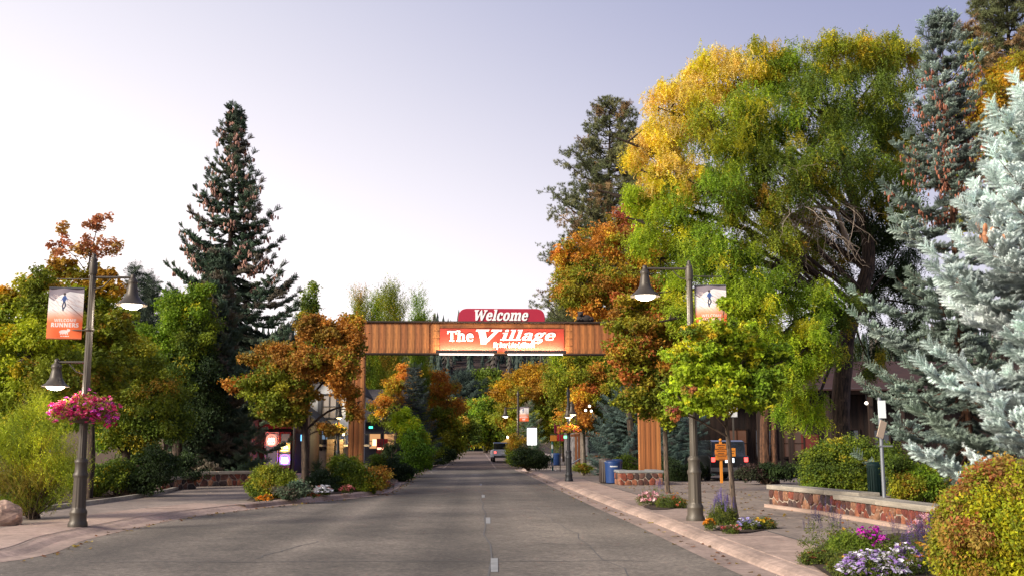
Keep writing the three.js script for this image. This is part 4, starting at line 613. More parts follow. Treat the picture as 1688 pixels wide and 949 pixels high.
{
  // left: dark red timber shop with neon signs
  let D = 62, b = at(442, 760, D); b.y = 0.08; const u = mpp(D), X = (px) => at(px, 740, D).x - b.x, Y = (py) => at(442, py, D).y - b.y;
  const s = thing('shop_building', 'dark red timber shop with glowing neon signs in its windows', 'building', b);
  part('wall', [box(X(510) - X(380), 3.3, 6, (X(380) + X(510)) / 2, 1.65, -3.06)], darkwoods[1], s);
  planks(s, X(380), X(434), 0, 3.3, 0, 0.28, darkwoods, 1); planks(s, X(481), X(510), 0, 3.3, 0, 0.28, darkwoods, 2);
  part('lintel', box(X(483) - X(432), 0.7, 0.1, (X(432) + X(483)) / 2, 2.95, 0.0), std([0.16, 0.02, 0.02], 0.6), s); part('stall_riser', box(X(481) - X(434), 0.5, 0.06, (X(434) + X(481)) / 2, 0.25, 0), darkwoods[2], s);
  const wf = std([0.22, 0.03, 0.03], 0.5), dim = std([0.08, 0.085, 0.09], 0.2, { emissive: lin(0.5, 0.42, 0.4), emissiveIntensity: 0.10 });
  const w1 = windowOf(s, X(447.5), (Y(714) + Y(768)) / 2, 0.02, X(457) - X(438), Y(714) - Y(768), { frame: std([0.5, 0.47, 0.45], 0.6), pane: dim }), w2 = windowOf(s, X(469.5), (Y(714) + Y(768)) / 2, 0.02, X(477) - X(462), Y(714) - Y(768), { frame: wf, pane: dim });
  // neon signs: bent glowing tubes on dark backing
  const neon = (label, px, py, w, h, c1, c2, text) => { const p = at(px, py, D - 0.12), t = thing('neon_sign', label, 'neon sign', p), tr = [], q = []; part('backing', rbox(w, h, 0.03, 0.012, 0, 0, 0), glowMat(c2, 0.25), t); const el = (k) => { const g = new THREE.TorusGeometry(1, 0.055, 6, 28); g.scale(w * 0.46 * k, h * 0.46 * k, 0.4); g.translate(0, 0, 0.04); return g; }; part('outer_tube', el(1), glowMat(c1, 3.2), t); const zig = [...Array(7)].map((_, k) => V((k / 6 - 0.5) * w * 0.62, (k % 2 ? 0.5 : -0.5) * h * text, 0.05)); part('inner_tube', tube(new THREE.CatmullRomCurve3(zig).getPoints(40), Array(41).fill(0.022), 6), glowMat(c2, 3.4), t); part('bar_tube', bar(V(-w * 0.3, -h * 0.3, 0.05), V(w * 0.3, -h * 0.3, 0.05), 0.018, 6), glowMat(c2, 3.4), t); const l = new THREE.PointLight(lin(...c1), 0.7); l.position.copy(p).add(V(0, 0, 0.3)); scene.add(l); return t; };
  neon('red and white glowing neon sign in the white-framed shop window', 447, 725, 0.62, 0.70, [1, 0.10, 0.06], [1, 0.55, 0.45], 0.34);
  neon('orange and green glowing neon sign, upper one in the red-framed window', 469, 737, 0.62, 0.55, [1, 0.36, 0.04], [1, 0.85, 0.35], 0.28); neon('purple and white glowing neon sign under the orange one', 469, 757, 0.62, 0.62, [0.26, 0.06, 1], [0.8, 0.72, 1], 0.40);
  part('door', box(X(500) - X(487), 2.3, 0.05, X(493.5), 1.15, 0.06), std([0.02, 0.024, 0.03], 0.4), s); part('door_lamp', box(0.12, 0.36, 0.06, X(497), 2.05, 0.12), glowMat([0.15, 0.5, 1], 1.2), s);
  part('roof', T(gable(X(510) - X(378), 1.7, 6.8, 0.5), (X(380) + X(510)) / 2, 3.3, -6.2), roofMat, s);
  const hangs = thing('hanging_sign', 'small red sign box above the orange leaves, left of the arch', 'sign', at(488, 575, 58)); part('panel', rbox(0.62, 0.38, 0.14, 0.03, 0, 0, 0), MAT.red, hangs); part('post', cyl(0.05, 0.06, at(488, 575, 58).y - 0.1, 0, -(at(488, 575, 58).y) / 2, -0.16), MAT.iron, hangs);
}
{
  // white two-storey building with gable and gallery
  const D = 67, b = at(560, 760, D); b.y = 0.05; const X = (px) => at(px, 720, D).x - b.x, Y = (py) => at(560, py, D).y - b.y, s = thing('white_building', 'white plastered two-storey building with a dark gallery and gabled roof', 'building', b);
  part('wall', box(X(582) - X(508), 5.6, 7, (X(508) + X(582)) / 2, 2.8, -3.55), MAT.white, s);
  part('gable_wall', (() => { const q = new THREE.Shape(), w = X(582) - X(508); q.moveTo(-w / 2, 0); q.lineTo(w / 2, 0); q.lineTo(0, 2.2); const g = new THREE.ExtrudeGeometry(q, { depth: 0.2, bevelEnabled: false }); return T(g, (X(508) + X(582)) / 2, 5.6, -0.25); })(), MAT.white, s);
  part('roof', T(gable(X(582) - X(508), 2.25, 7.8, 0.5), (X(508) + X(582)) / 2, 5.6, -7.3), roofMat, s);
  windowOf(s, X(541), (Y(650) + Y(690)) / 2, -0.05, X(553) - X(530), Y(650) - Y(688), { nx: 2, ny: 2, frame: MAT.black, pane: std([0.34, 0.30, 0.27], 0.15) });
  for (const px of [526, 556]) part('shutter', box(0.3, Y(650) - Y(688), 0.05, X(px), Y(669), 0), MAT.darkgrey, s);
  for (const [a, c] of [[508, 530], [556, 582]]) { const g = part('timber', bar(V(X(a), Y(c === 530 ? 680 : 640), 0.02), V(X(c), Y(c === 530 ? 698 : 640), 0.02), 0.08, 4), std([0.42, 0.42, 0.40], 0.8), s); }
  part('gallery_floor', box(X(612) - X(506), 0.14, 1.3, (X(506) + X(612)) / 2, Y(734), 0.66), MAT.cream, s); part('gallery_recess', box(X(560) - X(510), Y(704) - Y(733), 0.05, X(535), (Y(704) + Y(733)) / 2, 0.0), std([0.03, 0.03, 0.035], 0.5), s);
  for (let i = 0; i < 14; i++) part('baluster', box(0.06, 0.62, 0.05, X(510) + i * 0.3, Y(734) + 0.36, 1.24), MAT.black, s); part('handrail', box(X(612) - X(508), 0.07, 0.08, (X(508) + X(612)) / 2, Y(734) + 0.70, 1.24), MAT.black, s);
  for (const px of [530, 585]) part('gallery_window', rbox(0.7, 0.66, 0.05, 0.02, X(px), Y(715), 0.05), glowMat([0.25, 0.4, 0.6], 0.25), s);
  part('lower_wall', box(X(549) - X(506), 1.3, 0.1, (X(506) + X(549)) / 2, 0.66, 1.1), MAT.cream, s); part('dark_band', box(X(549) - X(506), 0.32, 0.06, (X(506) + X(549)) / 2, 1.55, 1.12), MAT.black, s);
  const mats = [[0.40, 0.29, 0.17], [0.34, 0.23, 0.13], [0.45, 0.34, 0.22]].map((c) => std(c, 0.85, { map: stoneTex }));
  for (const px of [550, 565]) { const q = part('stone_pillar', box(0.44, Y(724), 0.4, X(px), Y(724) / 2, 1.3), MAT.mortar, s), n = 9; for (let i = 0; i < n; i++) part('stone', rbox(0.46, Y(724) / n - 0.02, 0.42, 0.02, X(px), Y(724) / n * (i + 0.5), 1.3), mats[i * 7 % 3], q); }
  const l = new THREE.PointLight(lin(1, 0.75, 0.35), 6); l.position.copy(at(566, 716, D - 2.2)); scene.add(l); const sc = thing('wall_lantern', 'small yellow lantern over the stone pillars of the white building', 'lantern', at(566, 715, D - 1.75)); part('glass_body', rbox(0.14, 0.2, 0.14, 0.02, 0, 0, 0), glowMat([1, 0.75, 0.3], 2), sc); part('hood', T(new THREE.ConeGeometry(0.16, 0.12, 8), 0, 0.16, 0), MAT.black, sc);
}
{
  // tan building behind the left trees
  const D = 60, b = at(300, 760, D); b.y = 0.05; const X = (px) => at(px, 740, D).x - b.x, s = thing('tan_building', 'tan stucco building behind the big left spruce', 'building', b);
  part('wall', box(X(412) - X(150), 3.6, 8, (X(150) + X(412)) / 2, 1.8, -4), MAT.tan, s); part('roof', T(gable(8.2, 2, X(416) - X(146), 0.5), X(146), 3.6, -4, 0, Math.PI / 2), roofMat, s);
  part('door', box(1.0, 2.2, 0.08, X(372), 1.1, 0.03), MAT.black, s); for (const px of [205, 260, 320]) windowOf(s, X(px), 1.9, 0, 1.2, 1.1, { nx: 2, ny: 1 }); for (let i = 0; i < 5; i++) part('timber', box(0.16, 3.6, 0.08, X(170 + i * 58), 1.8, 0.04), darkwoods[0], s);
  // gable of a brown-tiled house between the left trees
  const r = at(192, 600, 52), hs = thing('brown_house', 'brown house with a pinkish gable seen between left trees', 'house', V(r.x, 0.05, r.z)); part('wall', box(5, 4.6, 5, 0, 2.3, -2.5), MAT.tan, hs); part('roof', T(gable(5, 1.7, 5.8, 0.4), 0, 4.6, -5.3), std([0.20, 0.12, 0.10], 0.9, { map: asphaltTex }), hs); windowOf(hs, 0, 3.4, 0, 1, 0.9, { nx: 2, ny: 2 });
  const D2 = 84, c = at(620, 760, D2); c.y = 0.1; const X2 = (px) => at(px, 720, D2).x - c.x, Y2 = (py) => at(620, py, D2).y - c.y, g = thing('grey_roofed_shop', 'dark shop with a steep grey roof just right of the left arch post', 'building', c);
  part('wall', box(X2(662) - X2(578), Y2(688), 8, (X2(578) + X2(662)) / 2, Y2(688) / 2, -4), std([0.05, 0.05, 0.065], 0.8), g); part('roof', T(gable(8.4, Y2(640) - Y2(690), X2(668) - X2(574), 0.5), X2(574), Y2(690), -4, 0, Math.PI / 2), std([0.13, 0.115, 0.13], 0.9, { map: asphaltTex }), g);
  for (const px of [618, 642]) windowOf(g, X2(px), 1.9, 0, 0.9, 1.2, { nx: 1, ny: 2, pane: glowMat([1, 0.5, 0.2], 0.35) }); part('door', box(0.9, 2.1, 0.06, X2(630), 1.05, 0.03), MAT.red, g);
  for (const [px, py, w, h, c3, lb] of [[611, 704, 0.28, 0.16, [0.05, 1, 0.5], 'small green glowing sign beside the left arch post'], [617, 729, 0.30, 0.5, [1, 0.5, 0.25], 'small orange lit sign under the green glowing sign'], [627, 739, 0.5, 0.16, [1, 0.35, 0.22], 'flat orange lit sign on the dark shop, lowest of three']]) { const t = thing('lit_sign', lb, 'sign', at(px, py, 80)); part('face', rbox(w, h, 0.08, 0.02, 0, 0, 0), glowMat(c3, 1.6), t); part('bracket', box(w * 0.3, 0.05, 3.9, 0, 0, -1.98), MAT.iron, t); }
}
{
  // brown lodge behind the right-hand trees
  const lodge = [[0.034, 0.018, 0.012], [0.026, 0.014, 0.01], [0.042, 0.022, 0.014]].map((c) => std(c, 0.8, { map: woodTex }));
  const D = 58, b = at(1370, 770, D); b.y = 0.1; const X = (px) => at(px, 720, D).x - b.x, Y = (py) => at(1370, py, D).y - b.y, s = thing('timber_lodge', 'long dark brown timber lodge behind the right trees', 'building', b), x0 = X(1150), x1 = X(1640);
  part('wall', box(x1 - x0, Y(640), 9, (x0 + x1) / 2, Y(640) / 2, -4.55), lodge[1], s); planks(s, x0, x1, 0.02, Y(640), -0.03, 0.34, lodge, 8);
  const rr = std([0.10, 0.036, 0.026], 0.85, { map: asphaltTex }); part('roof', T(gable(10.4, Y(590) - Y(642), x1 - x0 + 1, 0.9), x0 - 0.5, Y(640), -4.6, 0, Math.PI / 2), rr, s);
  for (const px of [1185, 1240, 1290, 1350, 1420, 1470, 1530]) part('porch_post', box(0.24, Y(650), 0.24, X(px), Y(650) / 2, 1.6), lodge[2], s); part('porch_beam', box(x1 - x0, 0.3, 0.26, (x0 + x1) / 2, Y(650) + 0.1, 1.6), lodge[2], s); part('porch_roof', T(box(x1 - x0, 0.08, 2.3, 0, 0, 0), (x0 + x1) / 2, Y(644) + 0.1, 0.9, 0.12), rr, s);
  for (const [px, c] of [[1215, 0.05], [1262, 0], [1308, 0.03], [1400, 0], [1450, 0], [1505, 0.02]]) windowOf(s, X(px), 1.7, 0.02, 1.1, 1.5, { nx: 2, ny: 2, frame: lodge[2], pane: c ? glowMat([1, 0.33, 0.10], c) : MAT.glass }); part('door', box(1, 2.2, 0.06, X(1335), 1.1, 0.03), std([0.16, 0.03, 0.02], 0.5), s);
  const sg = thing('white_notice', 'white notice board under the lodge eave, behind the green tree', 'sign', at(1209, 679, 54)); part('face', rbox(0.44, 0.52, 0.05, 0.015, 0, 0, 0), MAT.white, sg); part('post', box(0.08, at(1209, 679, 54).y - 0.3, 0.08, 0, -(at(1209, 679, 54).y) / 2 + 0.02, -0.07), MAT.iron, sg);
  for (const [px, py, lb] of [[1429, 664, 'single bright white bulb under the lodge porch']]) { const t = thing('porch_bulb', lb, 'lamp', at(px, py, 56)); part('bulb', ball(0.09, 0, 0, 0), MAT.lens, t); part('cord', cyl(0.012, 0.012, 0.4, 0, 0.27, 0, 6), MAT.black, t); }
  for (const [px, py, k] of [[965.5, 676, 'left'], [972, 669, 'upper'], [975, 677, 'right']]) { const t = thing('tree_light', 'white fairy bulb in the tree above the post lamp, ' + k + ' one of three', 'bulb', at(px, py, 47)); part('bulb', ball(0.055, 0, 0, 0), MAT.lens, t); part('socket', cyl(0.02, 0.025, 0.07, 0, 0.07, 0, 6), MAT.black, t); }
  // grey walled shop and pergola down the right pavement
  const D2 = 74, c = at(965, 762, D2); c.y = 0.1; const X2 = (px) => at(px, 740, D2).x - c.x, Y2 = (py) => at(965, py, D2).y - c.y, g = thing('grey_walled_shop', 'shop with a grey stone side wall behind the right post lamp', 'building', c);
  part('wall', box(X2(1060) - X2(946), 3.1, 8, (X2(946) + X2(1060)) / 2, 1.55, -4), std([0.24, 0.235, 0.24], 0.9, { map: stoneTex }), g); part('roof', T(gable(9, 1.8, X2(1064) - X2(942), 0.4), X2(942), 3.1, -4, 0, Math.PI / 2), roofMat, g); windowOf(g, X2(985), 1.7, 0, 1.3, 1.4, { nx: 2, ny: 1 }); windowOf(g, X2(1025), 1.7, 0, 1.3, 1.4, { nx: 2, ny: 1 });
  const dp = 66, e = at(986, 762, dp); e.y = 0.1; const pg = thing('pergola', 'brown timber pergola in front of the grey shop wall', 'pergola', e), Yp = at(986, 719, dp).y - 0.1, w = 2.2; for (const sx of [-1, 1]) for (const sz of [0, -2]) part('pergola_post', box(0.13, Yp, 0.13, sx * w / 2 - 0.1, Yp / 2, sz), woods[3], pg); for (const sz of [0, -2]) part('pergola_beam', box(w + 0.7, 0.16, 0.1, -0.1, Yp + 0.08, sz), woods[3], pg); for (let i = 0; i < 6; i++) part('rafter', box(0.07, 0.12, 2.7, -w / 2 + i * w / 5 - 0.1, Yp + 0.22, -1), woods[3], pg); part('rail', box(w, 0.1, 0.06, -0.1, 0.9, 0.0), woods[3], pg); part('brace', bar(V(-w / 2 - 0.9, 0.25, 0.05), V(-w / 2 + 0.3, 0.95, 0.05), 0.05, 5), MAT.steel, pg);
}
// ---------- signs, bins, vehicles ----------
{
  const post = (t, h, r = 0.035, m = MAT.iron) => part('post', cyl(r, r, h, 0, h / 2, 0, 10), m, t);
  { const p = at(877, 752, 72); p.y = 0.1; const t = thing('lit_sign', 'white glowing rectangular sign on a post above the dark round shrub', 'sign', p), y = at(877, 719, 72).y - 0.1; post(t, y); part('sign_face', rbox(0.66, 1.16, 0.16, 0.05, 0, y, 0.02), std([0.8, 0.8, 0.8], 0.5, { emissive: lin(1, 1, 1), emissiveIntensity: 1.15 }), t); part('cap', box(0.70, 0.07, 0.2, 0, y + 0.6, 0.02), MAT.darkgrey, t); part('lettering', [0.18, 0.05, -0.1].map((q, i) => box(0.34 - 0.07 * i, 0.035, 0.01, 0, y + q, 0.106)), MAT.darkgrey, t); const l = new THREE.PointLight(lin(1, 1, 1), 1.5); l.position.set(p.x, y + 0.1, p.z + 0.5); scene.add(l); }
  { const p = gnd(1190, 796, 0.11), D = -p.z, t = thing('wayfinding_sign', 'orange wooden signpost with stacked boards beside the parked dark car', 'signpost', p), u = mpp(D), Y = (py) => at(1190, py, D).y - p.y, X = (px) => at(px, 740, D).x - p.x; part('post', box(0.10, Y(728), 0.10, 0, Y(728) / 2, 0), MAT.orange, t); const r = rng(8); for (const [a, b, y0, y1] of [[1179, 1197, 731, 739.5], [1178, 1197.5, 740.5, 749], [1178.5, 1199, 750, 758], [1199, 1212, 738, 752]]) { const m = [MAT.orange, MAT.orange2][Math.floor(r() * 2)], q = part('board', rbox(X(b) - X(a), Y(y0) - Y(y1), 0.04, 0.012, (X(a) + X(b)) / 2, (Y(y0) + Y(y1)) / 2, 0.075 + r() * 0.01), m, t); part('lettering', [0, 1].map((i) => box((X(b) - X(a)) * (0.7 - 0.2 * i), 0.03, 0.006, (X(a) + X(b)) / 2, (Y(y0) + Y(y1)) / 2 + 0.05 - 0.1 * i, 0.108)), std([0.08, 0.03, 0.01], 0.7), q); } part('finial', ball(0.07, 0, Y(725), 0), MAT.orange, t); }
  { const p = at(920, 765, 66); p.y = 0.1; const t = thing('street_sign', 'teal and white striped post carrying orange and red boards', 'signpost', p), Y = (py) => at(920, py, 66).y - 0.1; for (let i = 0; i < 7; i++) part('post_band', cyl(0.06, 0.06, Y(725) / 7 - 0.004, -0.35, Y(725) / 7 * (i + 0.5), 0, 10), i % 2 ? MAT.white : MAT.teal, t); part('board', [rbox(0.42, 0.36, 0.05, 0.02, -0.28, Y(722), 0.08)], MAT.orange, t); part('board', rbox(0.44, 0.40, 0.05, 0.02, 0.16, Y(721.5), 0.06), MAT.red, t); part('lit_panel', rbox(0.34, 0.16, 0.06, 0.02, 0.52, Y(720), 0.05), glowMat([0.15, 1, 0.35], 1.6), t); part('crossbar', box(1.1, 0.05, 0.05, 0.05, Y(716), 0.03), MAT.iron, t); }
  { const p = at(915, 700, 64), t = thing('flag', 'dark red flag hanging above the orange and red boards', 'flag', V(p.x + 0.3, 0.1, p.z)), y = at(915, 712, 64).y - 0.1; post(t, at(915, 685, 64).y, 0.03); const g = new THREE.BoxGeometry(0.34, 0.6, 0.01, 8, 8, 1), P = g.attributes.position; for (let i = 0; i < P.count; i++) { const u = P.getX(i) + 0.28; P.setZ(i, P.getZ(i) + 0.05 * Math.sin(u * 12)); P.setY(i, P.getY(i) - u * 0.4); } g.computeVertexNormals(); part('cloth', T(g, -0.19, y + 0.30, 0), std([0.30, 0.02, 0.06], 0.8), t); }
  { const p = at(1460, 850, 22.3); p.y = 0.12; const t = thing('post_with_notices', 'thin steel post with white and tan notices beside the blue spruce', 'signpost', p), Y = (py) => at(1455, py, 22.3).y - p.y, X = (px) => at(px, 700, 22.3).x - p.x; post(t, Y(655), 0.04, std([0.22, 0.23, 0.25], 0.5, { metalness: 0.5 })); part('notice', rbox(X(1461) - X(1448.5), Y(660) - Y(689), 0.02, 0.006, X(1454.5), (Y(660) + Y(689)) / 2, 0.05), std([0.78, 0.80, 0.78], 0.5), t); part('notice', T(rbox(0.17, Y(693) - Y(722), 0.02, 0.006, 0, 0, 0), X(1452), (Y(693) + Y(722)) / 2, 0.06, 0, 0.3, -0.35), std([0.5, 0.38, 0.27], 0.7), t); part('bracket', box(0.3, 0.03, 0.03, X(1458), Y(735), 0.03), MAT.steel, t); }
  const bin = (name, label, p, R, h, m, o = {}) => { const t = thing(name, label, 'bin', p, o.turn ?? 0); part('body', lathe([[0, 0.02], [R * 0.86, 0.02], [R * 0.9, 0.06], [R, h * 0.82], [R * 1.06, h * 0.83], [R * 1.06, h * 0.87], [R * 0.97, h * 0.88], [R * 0.9, h * 0.86], [0, h * 0.84]], 28), m, t); part('lid', o.flat ? lathe([[R * 1.02, h * 0.87], [R * 1.02, h * 0.93], [R * 0.5, h * 0.96], [0, h * 0.96]], 28) : lathe([[R * 1.0, h * 0.88], [R * 0.96, h * 0.95], [R * 0.6, h], [0, h * 1.01]], 28), o.lid ?? m, t); if (o.ribs) for (let i = 0; i < 20; i++) part('slat', T(box(R * 0.2, h * 0.74, 0.02, 0, 0, 0), Math.sin(i / 20 * 6.283) * R * 0.985, h * 0.43, Math.cos(i / 20 * 6.283) * R * 0.985, 0, i / 20 * 6.283), m, t); if (o.text) part('label_strip', T(new THREE.CylinderGeometry(R * 0.995, R * 0.985, 0.05, 16, 1, false, -0.5, 1.0), 0, h * 0.71, 0), MAT.white, t); return t; };
  bin('recycling_bin', 'large blue recycling bin beside the stone planter', gnd(1011, 797, 0.11), 0.34, 1.02, MAT.blue, { lid: MAT.bluedk ?? MAT.bluedark, text: 1, flat: 1 });
  bin('recycling_bin', 'second blue bin half hidden behind the large recycling bin', gnd(1017, 794.5, 0.11), 0.26, 1.04, MAT.bluedark, { flat: 1 });
  bin('trash_can', 'dark brown slatted trash can left of the blue recycling bin', gnd(999, 796.5, 0.11), 0.28, 1.05, MAT.sackBrown, { ribs: 1 });
  bin('recycling_bin', 'small blue bin farther down the right pavement', gnd(916.5, 767, 0.11), 0.40, 1.0, MAT.blue, { flat: 1 });
  { const p = at(1219, 790, 50); p.y = 0.11; bin('trash_can', 'teal bin with red rim beside the lodge, right of the dark car', p, 0.28, 1.05, MAT.teal, { lid: MAT.red, flat: 1 }); }
  { const p = at(1446.5, 830, 25); p.y = 0.62; const t = bin('trash_barrel', 'dark green barrel on the post behind the stone wall', V(p.x, at(1446, 818, 25).y, p.z), 0.19, 0.86, MAT.binGreen, { ribs: 1, flat: 1 }); part('stand', cyl(0.06, 0.08, at(1446, 818, 25).y - 0.1, 0, -(at(1446, 818, 25).y - 0.1) / 2 + 0.03, 0), MAT.iron, t); }
  // vehicles: profile extruded, cabin, glass, wheels, lamps
  function car(name, label, cat, p, turn, L, W, prof, cab, paint, o = {}) {
    const t = thing(name, label, cat, p, turn), ex = (pts, w, bev) => { const s = new THREE.Shape(pts.map((q) => new THREE.Vector2(q[0] * L, q[1]))); const g = new THREE.ExtrudeGeometry(s, { depth: w - 2 * bev, bevelEnabled: true, bevelSize: bev, bevelThickness: bev, bevelSegments: 2 }); g.translate(-L / 2, 0, -(w - 2 * bev) / 2); g.rotateY(Math.PI / 2); return g; };
    part('body', ex(prof, W, 0.05), paint, t); if (cab) { part('cabin', ex(cab, W * 0.86, 0.05), MAT.glass, t); part('roof_panel', ex(cab.map((q) => [q[0], q[1]]).filter((q) => q[1] > 1.3).flatMap((q) => [[q[0], q[1] + 0.02]]).concat(cab.filter((q) => q[1] > 1.3).reverse().map((q) => [q[0], q[1] - 0.06])), W * 0.84, 0.03), paint, t); }
    for (const x of [0.19, 0.80]) for (const s of [-1, 1]) { const w = part('wheel', T(new THREE.CylinderGeometry(0.36, 0.36, 0.22, 20), s * (W / 2 - 0.10), 0.36, -(x - 0.5) * L, 0, 0, Math.PI / 2), MAT.rubber, t); part('rim', T(new THREE.CylinderGeometry(0.2, 0.2, 0.23, 12), s * (W / 2 - 0.095), 0.36, -(x - 0.5) * L, 0, 0, Math.PI / 2), MAT.steel, w); }
    for (const s of [-1, 1]) part('tail_light', rbox(0.18, 0.2, 0.06, 0.02, s * (W / 2 - 0.16), o.ly ?? 0.92, L / 2 + 0.03), MAT.tail, t); part('number_plate', rbox(0.42, 0.2, 0.03, 0.01, 0, o.py ?? 0.86, L / 2 + 0.04), o.plate ?? MAT.white, t); part('bumper', rbox(W * 0.96, 0.2, 0.14, 0.04, 0, 0.5, L / 2 + 0.04), MAT.darkgrey, t); return t;
  }
  // local +z is the tail; profile x runs from tail 0 to nose 1
  const suv = [[0, 0.38], [0.0, 1.0], [0.03, 1.08], [0.72, 1.08], [0.97, 0.95], [1, 0.75], [1, 0.38]], suvCab = [[0.02, 1.02], [0.05, 1.72], [0.10, 1.78], [0.55, 1.78], [0.62, 1.70], [0.74, 1.02]];
  { const p = at(1180, 775, 49.5); p.y = 0.11; car('parked_car', 'dark parked car showing red tail lights beneath the right trees', 'car', p, 0.05, 4.6, 1.85, suv, suvCab, std([0.012, 0.012, 0.014], 0.3, { metalness: 0.3 }), { plate: MAT.plate, ly: 0.95, py: 0.92 }); }
  { const p = at(827, 757, 100); p.y = gy(100) + 0.02; const t = car('pickup_truck', 'white pickup truck parked by the right kerb down the street', 'pickup truck', p, 0.04, 5.2, 1.9, [[0, 0.5], [0, 1.1], [0.36, 1.1], [0.37, 1.05], [0.70, 1.06], [0.97, 1.0], [1, 0.8], [1, 0.45]], [[0.36, 1.04], [0.39, 1.70], [0.43, 1.78], [0.60, 1.78], [0.72, 1.04]], std([0.86, 0.87, 0.9], 0.35), { ly: 0.9, py: 0.62 }); }
  { const p = at(771, 738, 190); p.y = gy(190) + 0.03; car('distant_car', 'small dark car far down the middle of the street', 'car', p, 0, 4.4, 1.8, suv, suvCab, std([0.10, 0.02, 0.02], 0.4), {}); }
  { const p = at(797, 735, 175); p.y = gy(175); const t = thing('red_banner', 'small red hanging banner at the far end of the street', 'banner', V(p.x, p.y, p.z)); post(t, 3.4, 0.06); part('cloth', rbox(0.9, 1.5, 0.04, 0.015, 0.4, 2.4, 0), MAT.red, t); }
  { const p = at(837, 740, 96); p.y = gy(96) + 0.1; const t = thing('lit_stand', 'yellow-topped lit stand behind the white pickup truck', 'stand', p), y = at(837, 727, 96).y - p.y; post(t, y, 0.05); part('canopy_top', T(new THREE.ConeGeometry(0.7, 0.4, 10), 0, y + 0.1, 0), std([0.6, 0.35, 0.03], 0.7), t); part('bulb', ball(0.12, 0, y + 0.38, 0.1), MAT.lens, t); }
  // a small table-shaped shrub pot at the white building, rail fence and boulders on the left
  { const p = at(205, 792, 40); p.y = 0.1; const t = thing('rail_fence', 'low dark wooden rail fence behind the left walk', 'fence', p), r = rng(6); for (let i = 0; i < 4; i++) part('fence_post', tube([V(-1.6 + i * 1.15, -0.1, 0), V(-1.6 + i * 1.15, 0.95, 0)], [0.07, 0.06], 7), darkwoods[2], t); for (const y of [0.42, 0.8]) for (let i = 0; i < 3; i++) part('rail', tube([V(-1.6 + i * 1.15, y + r() * 0.05, 0.05), V(-0.45 + i * 1.15, y + r() * 0.05, 0.05)], [0.045, 0.04], 6), darkwoods[2], t); }
  const rock = (label, p, s, seed, m) => { const g = new THREE.IcosahedronGeometry(1, 3), P = g.attributes.position; for (let i = 0; i < P.count; i++) { const v = V(P.getX(i), P.getY(i), P.getZ(i)), k = 0.75 + 0.5 * fbm(v.x * 0.16 + 0.5 + seed, v.y * 0.16 + v.z * 0.11 + 0.5, 8, 3); P.setXYZ(i, v.x * s[0] * k, v.y * s[1] * k, v.z * s[2] * k); } g.computeVertexNormals(); const t = part('boulder', g, m, null); t.position.copy(p); mark(t, label, 'boulder'); };
  rock('pinkish boulder at the left edge beside the yellow bush', gnd(4, 852, 0.25), [0.42, 0.34, 0.36], 3, std([0.50, 0.37, 0.29], 0.9, { map: stoneTex })); rock('small brown boulder behind the left walk', gnd(213, 812, 0.2), [0.32, 0.24, 0.3], 5, stones[3]); rock('dark boulder beside the left stone wall', gnd(240, 813, 0.15), [0.26, 0.22, 0.26], 6, stones[2]);
}
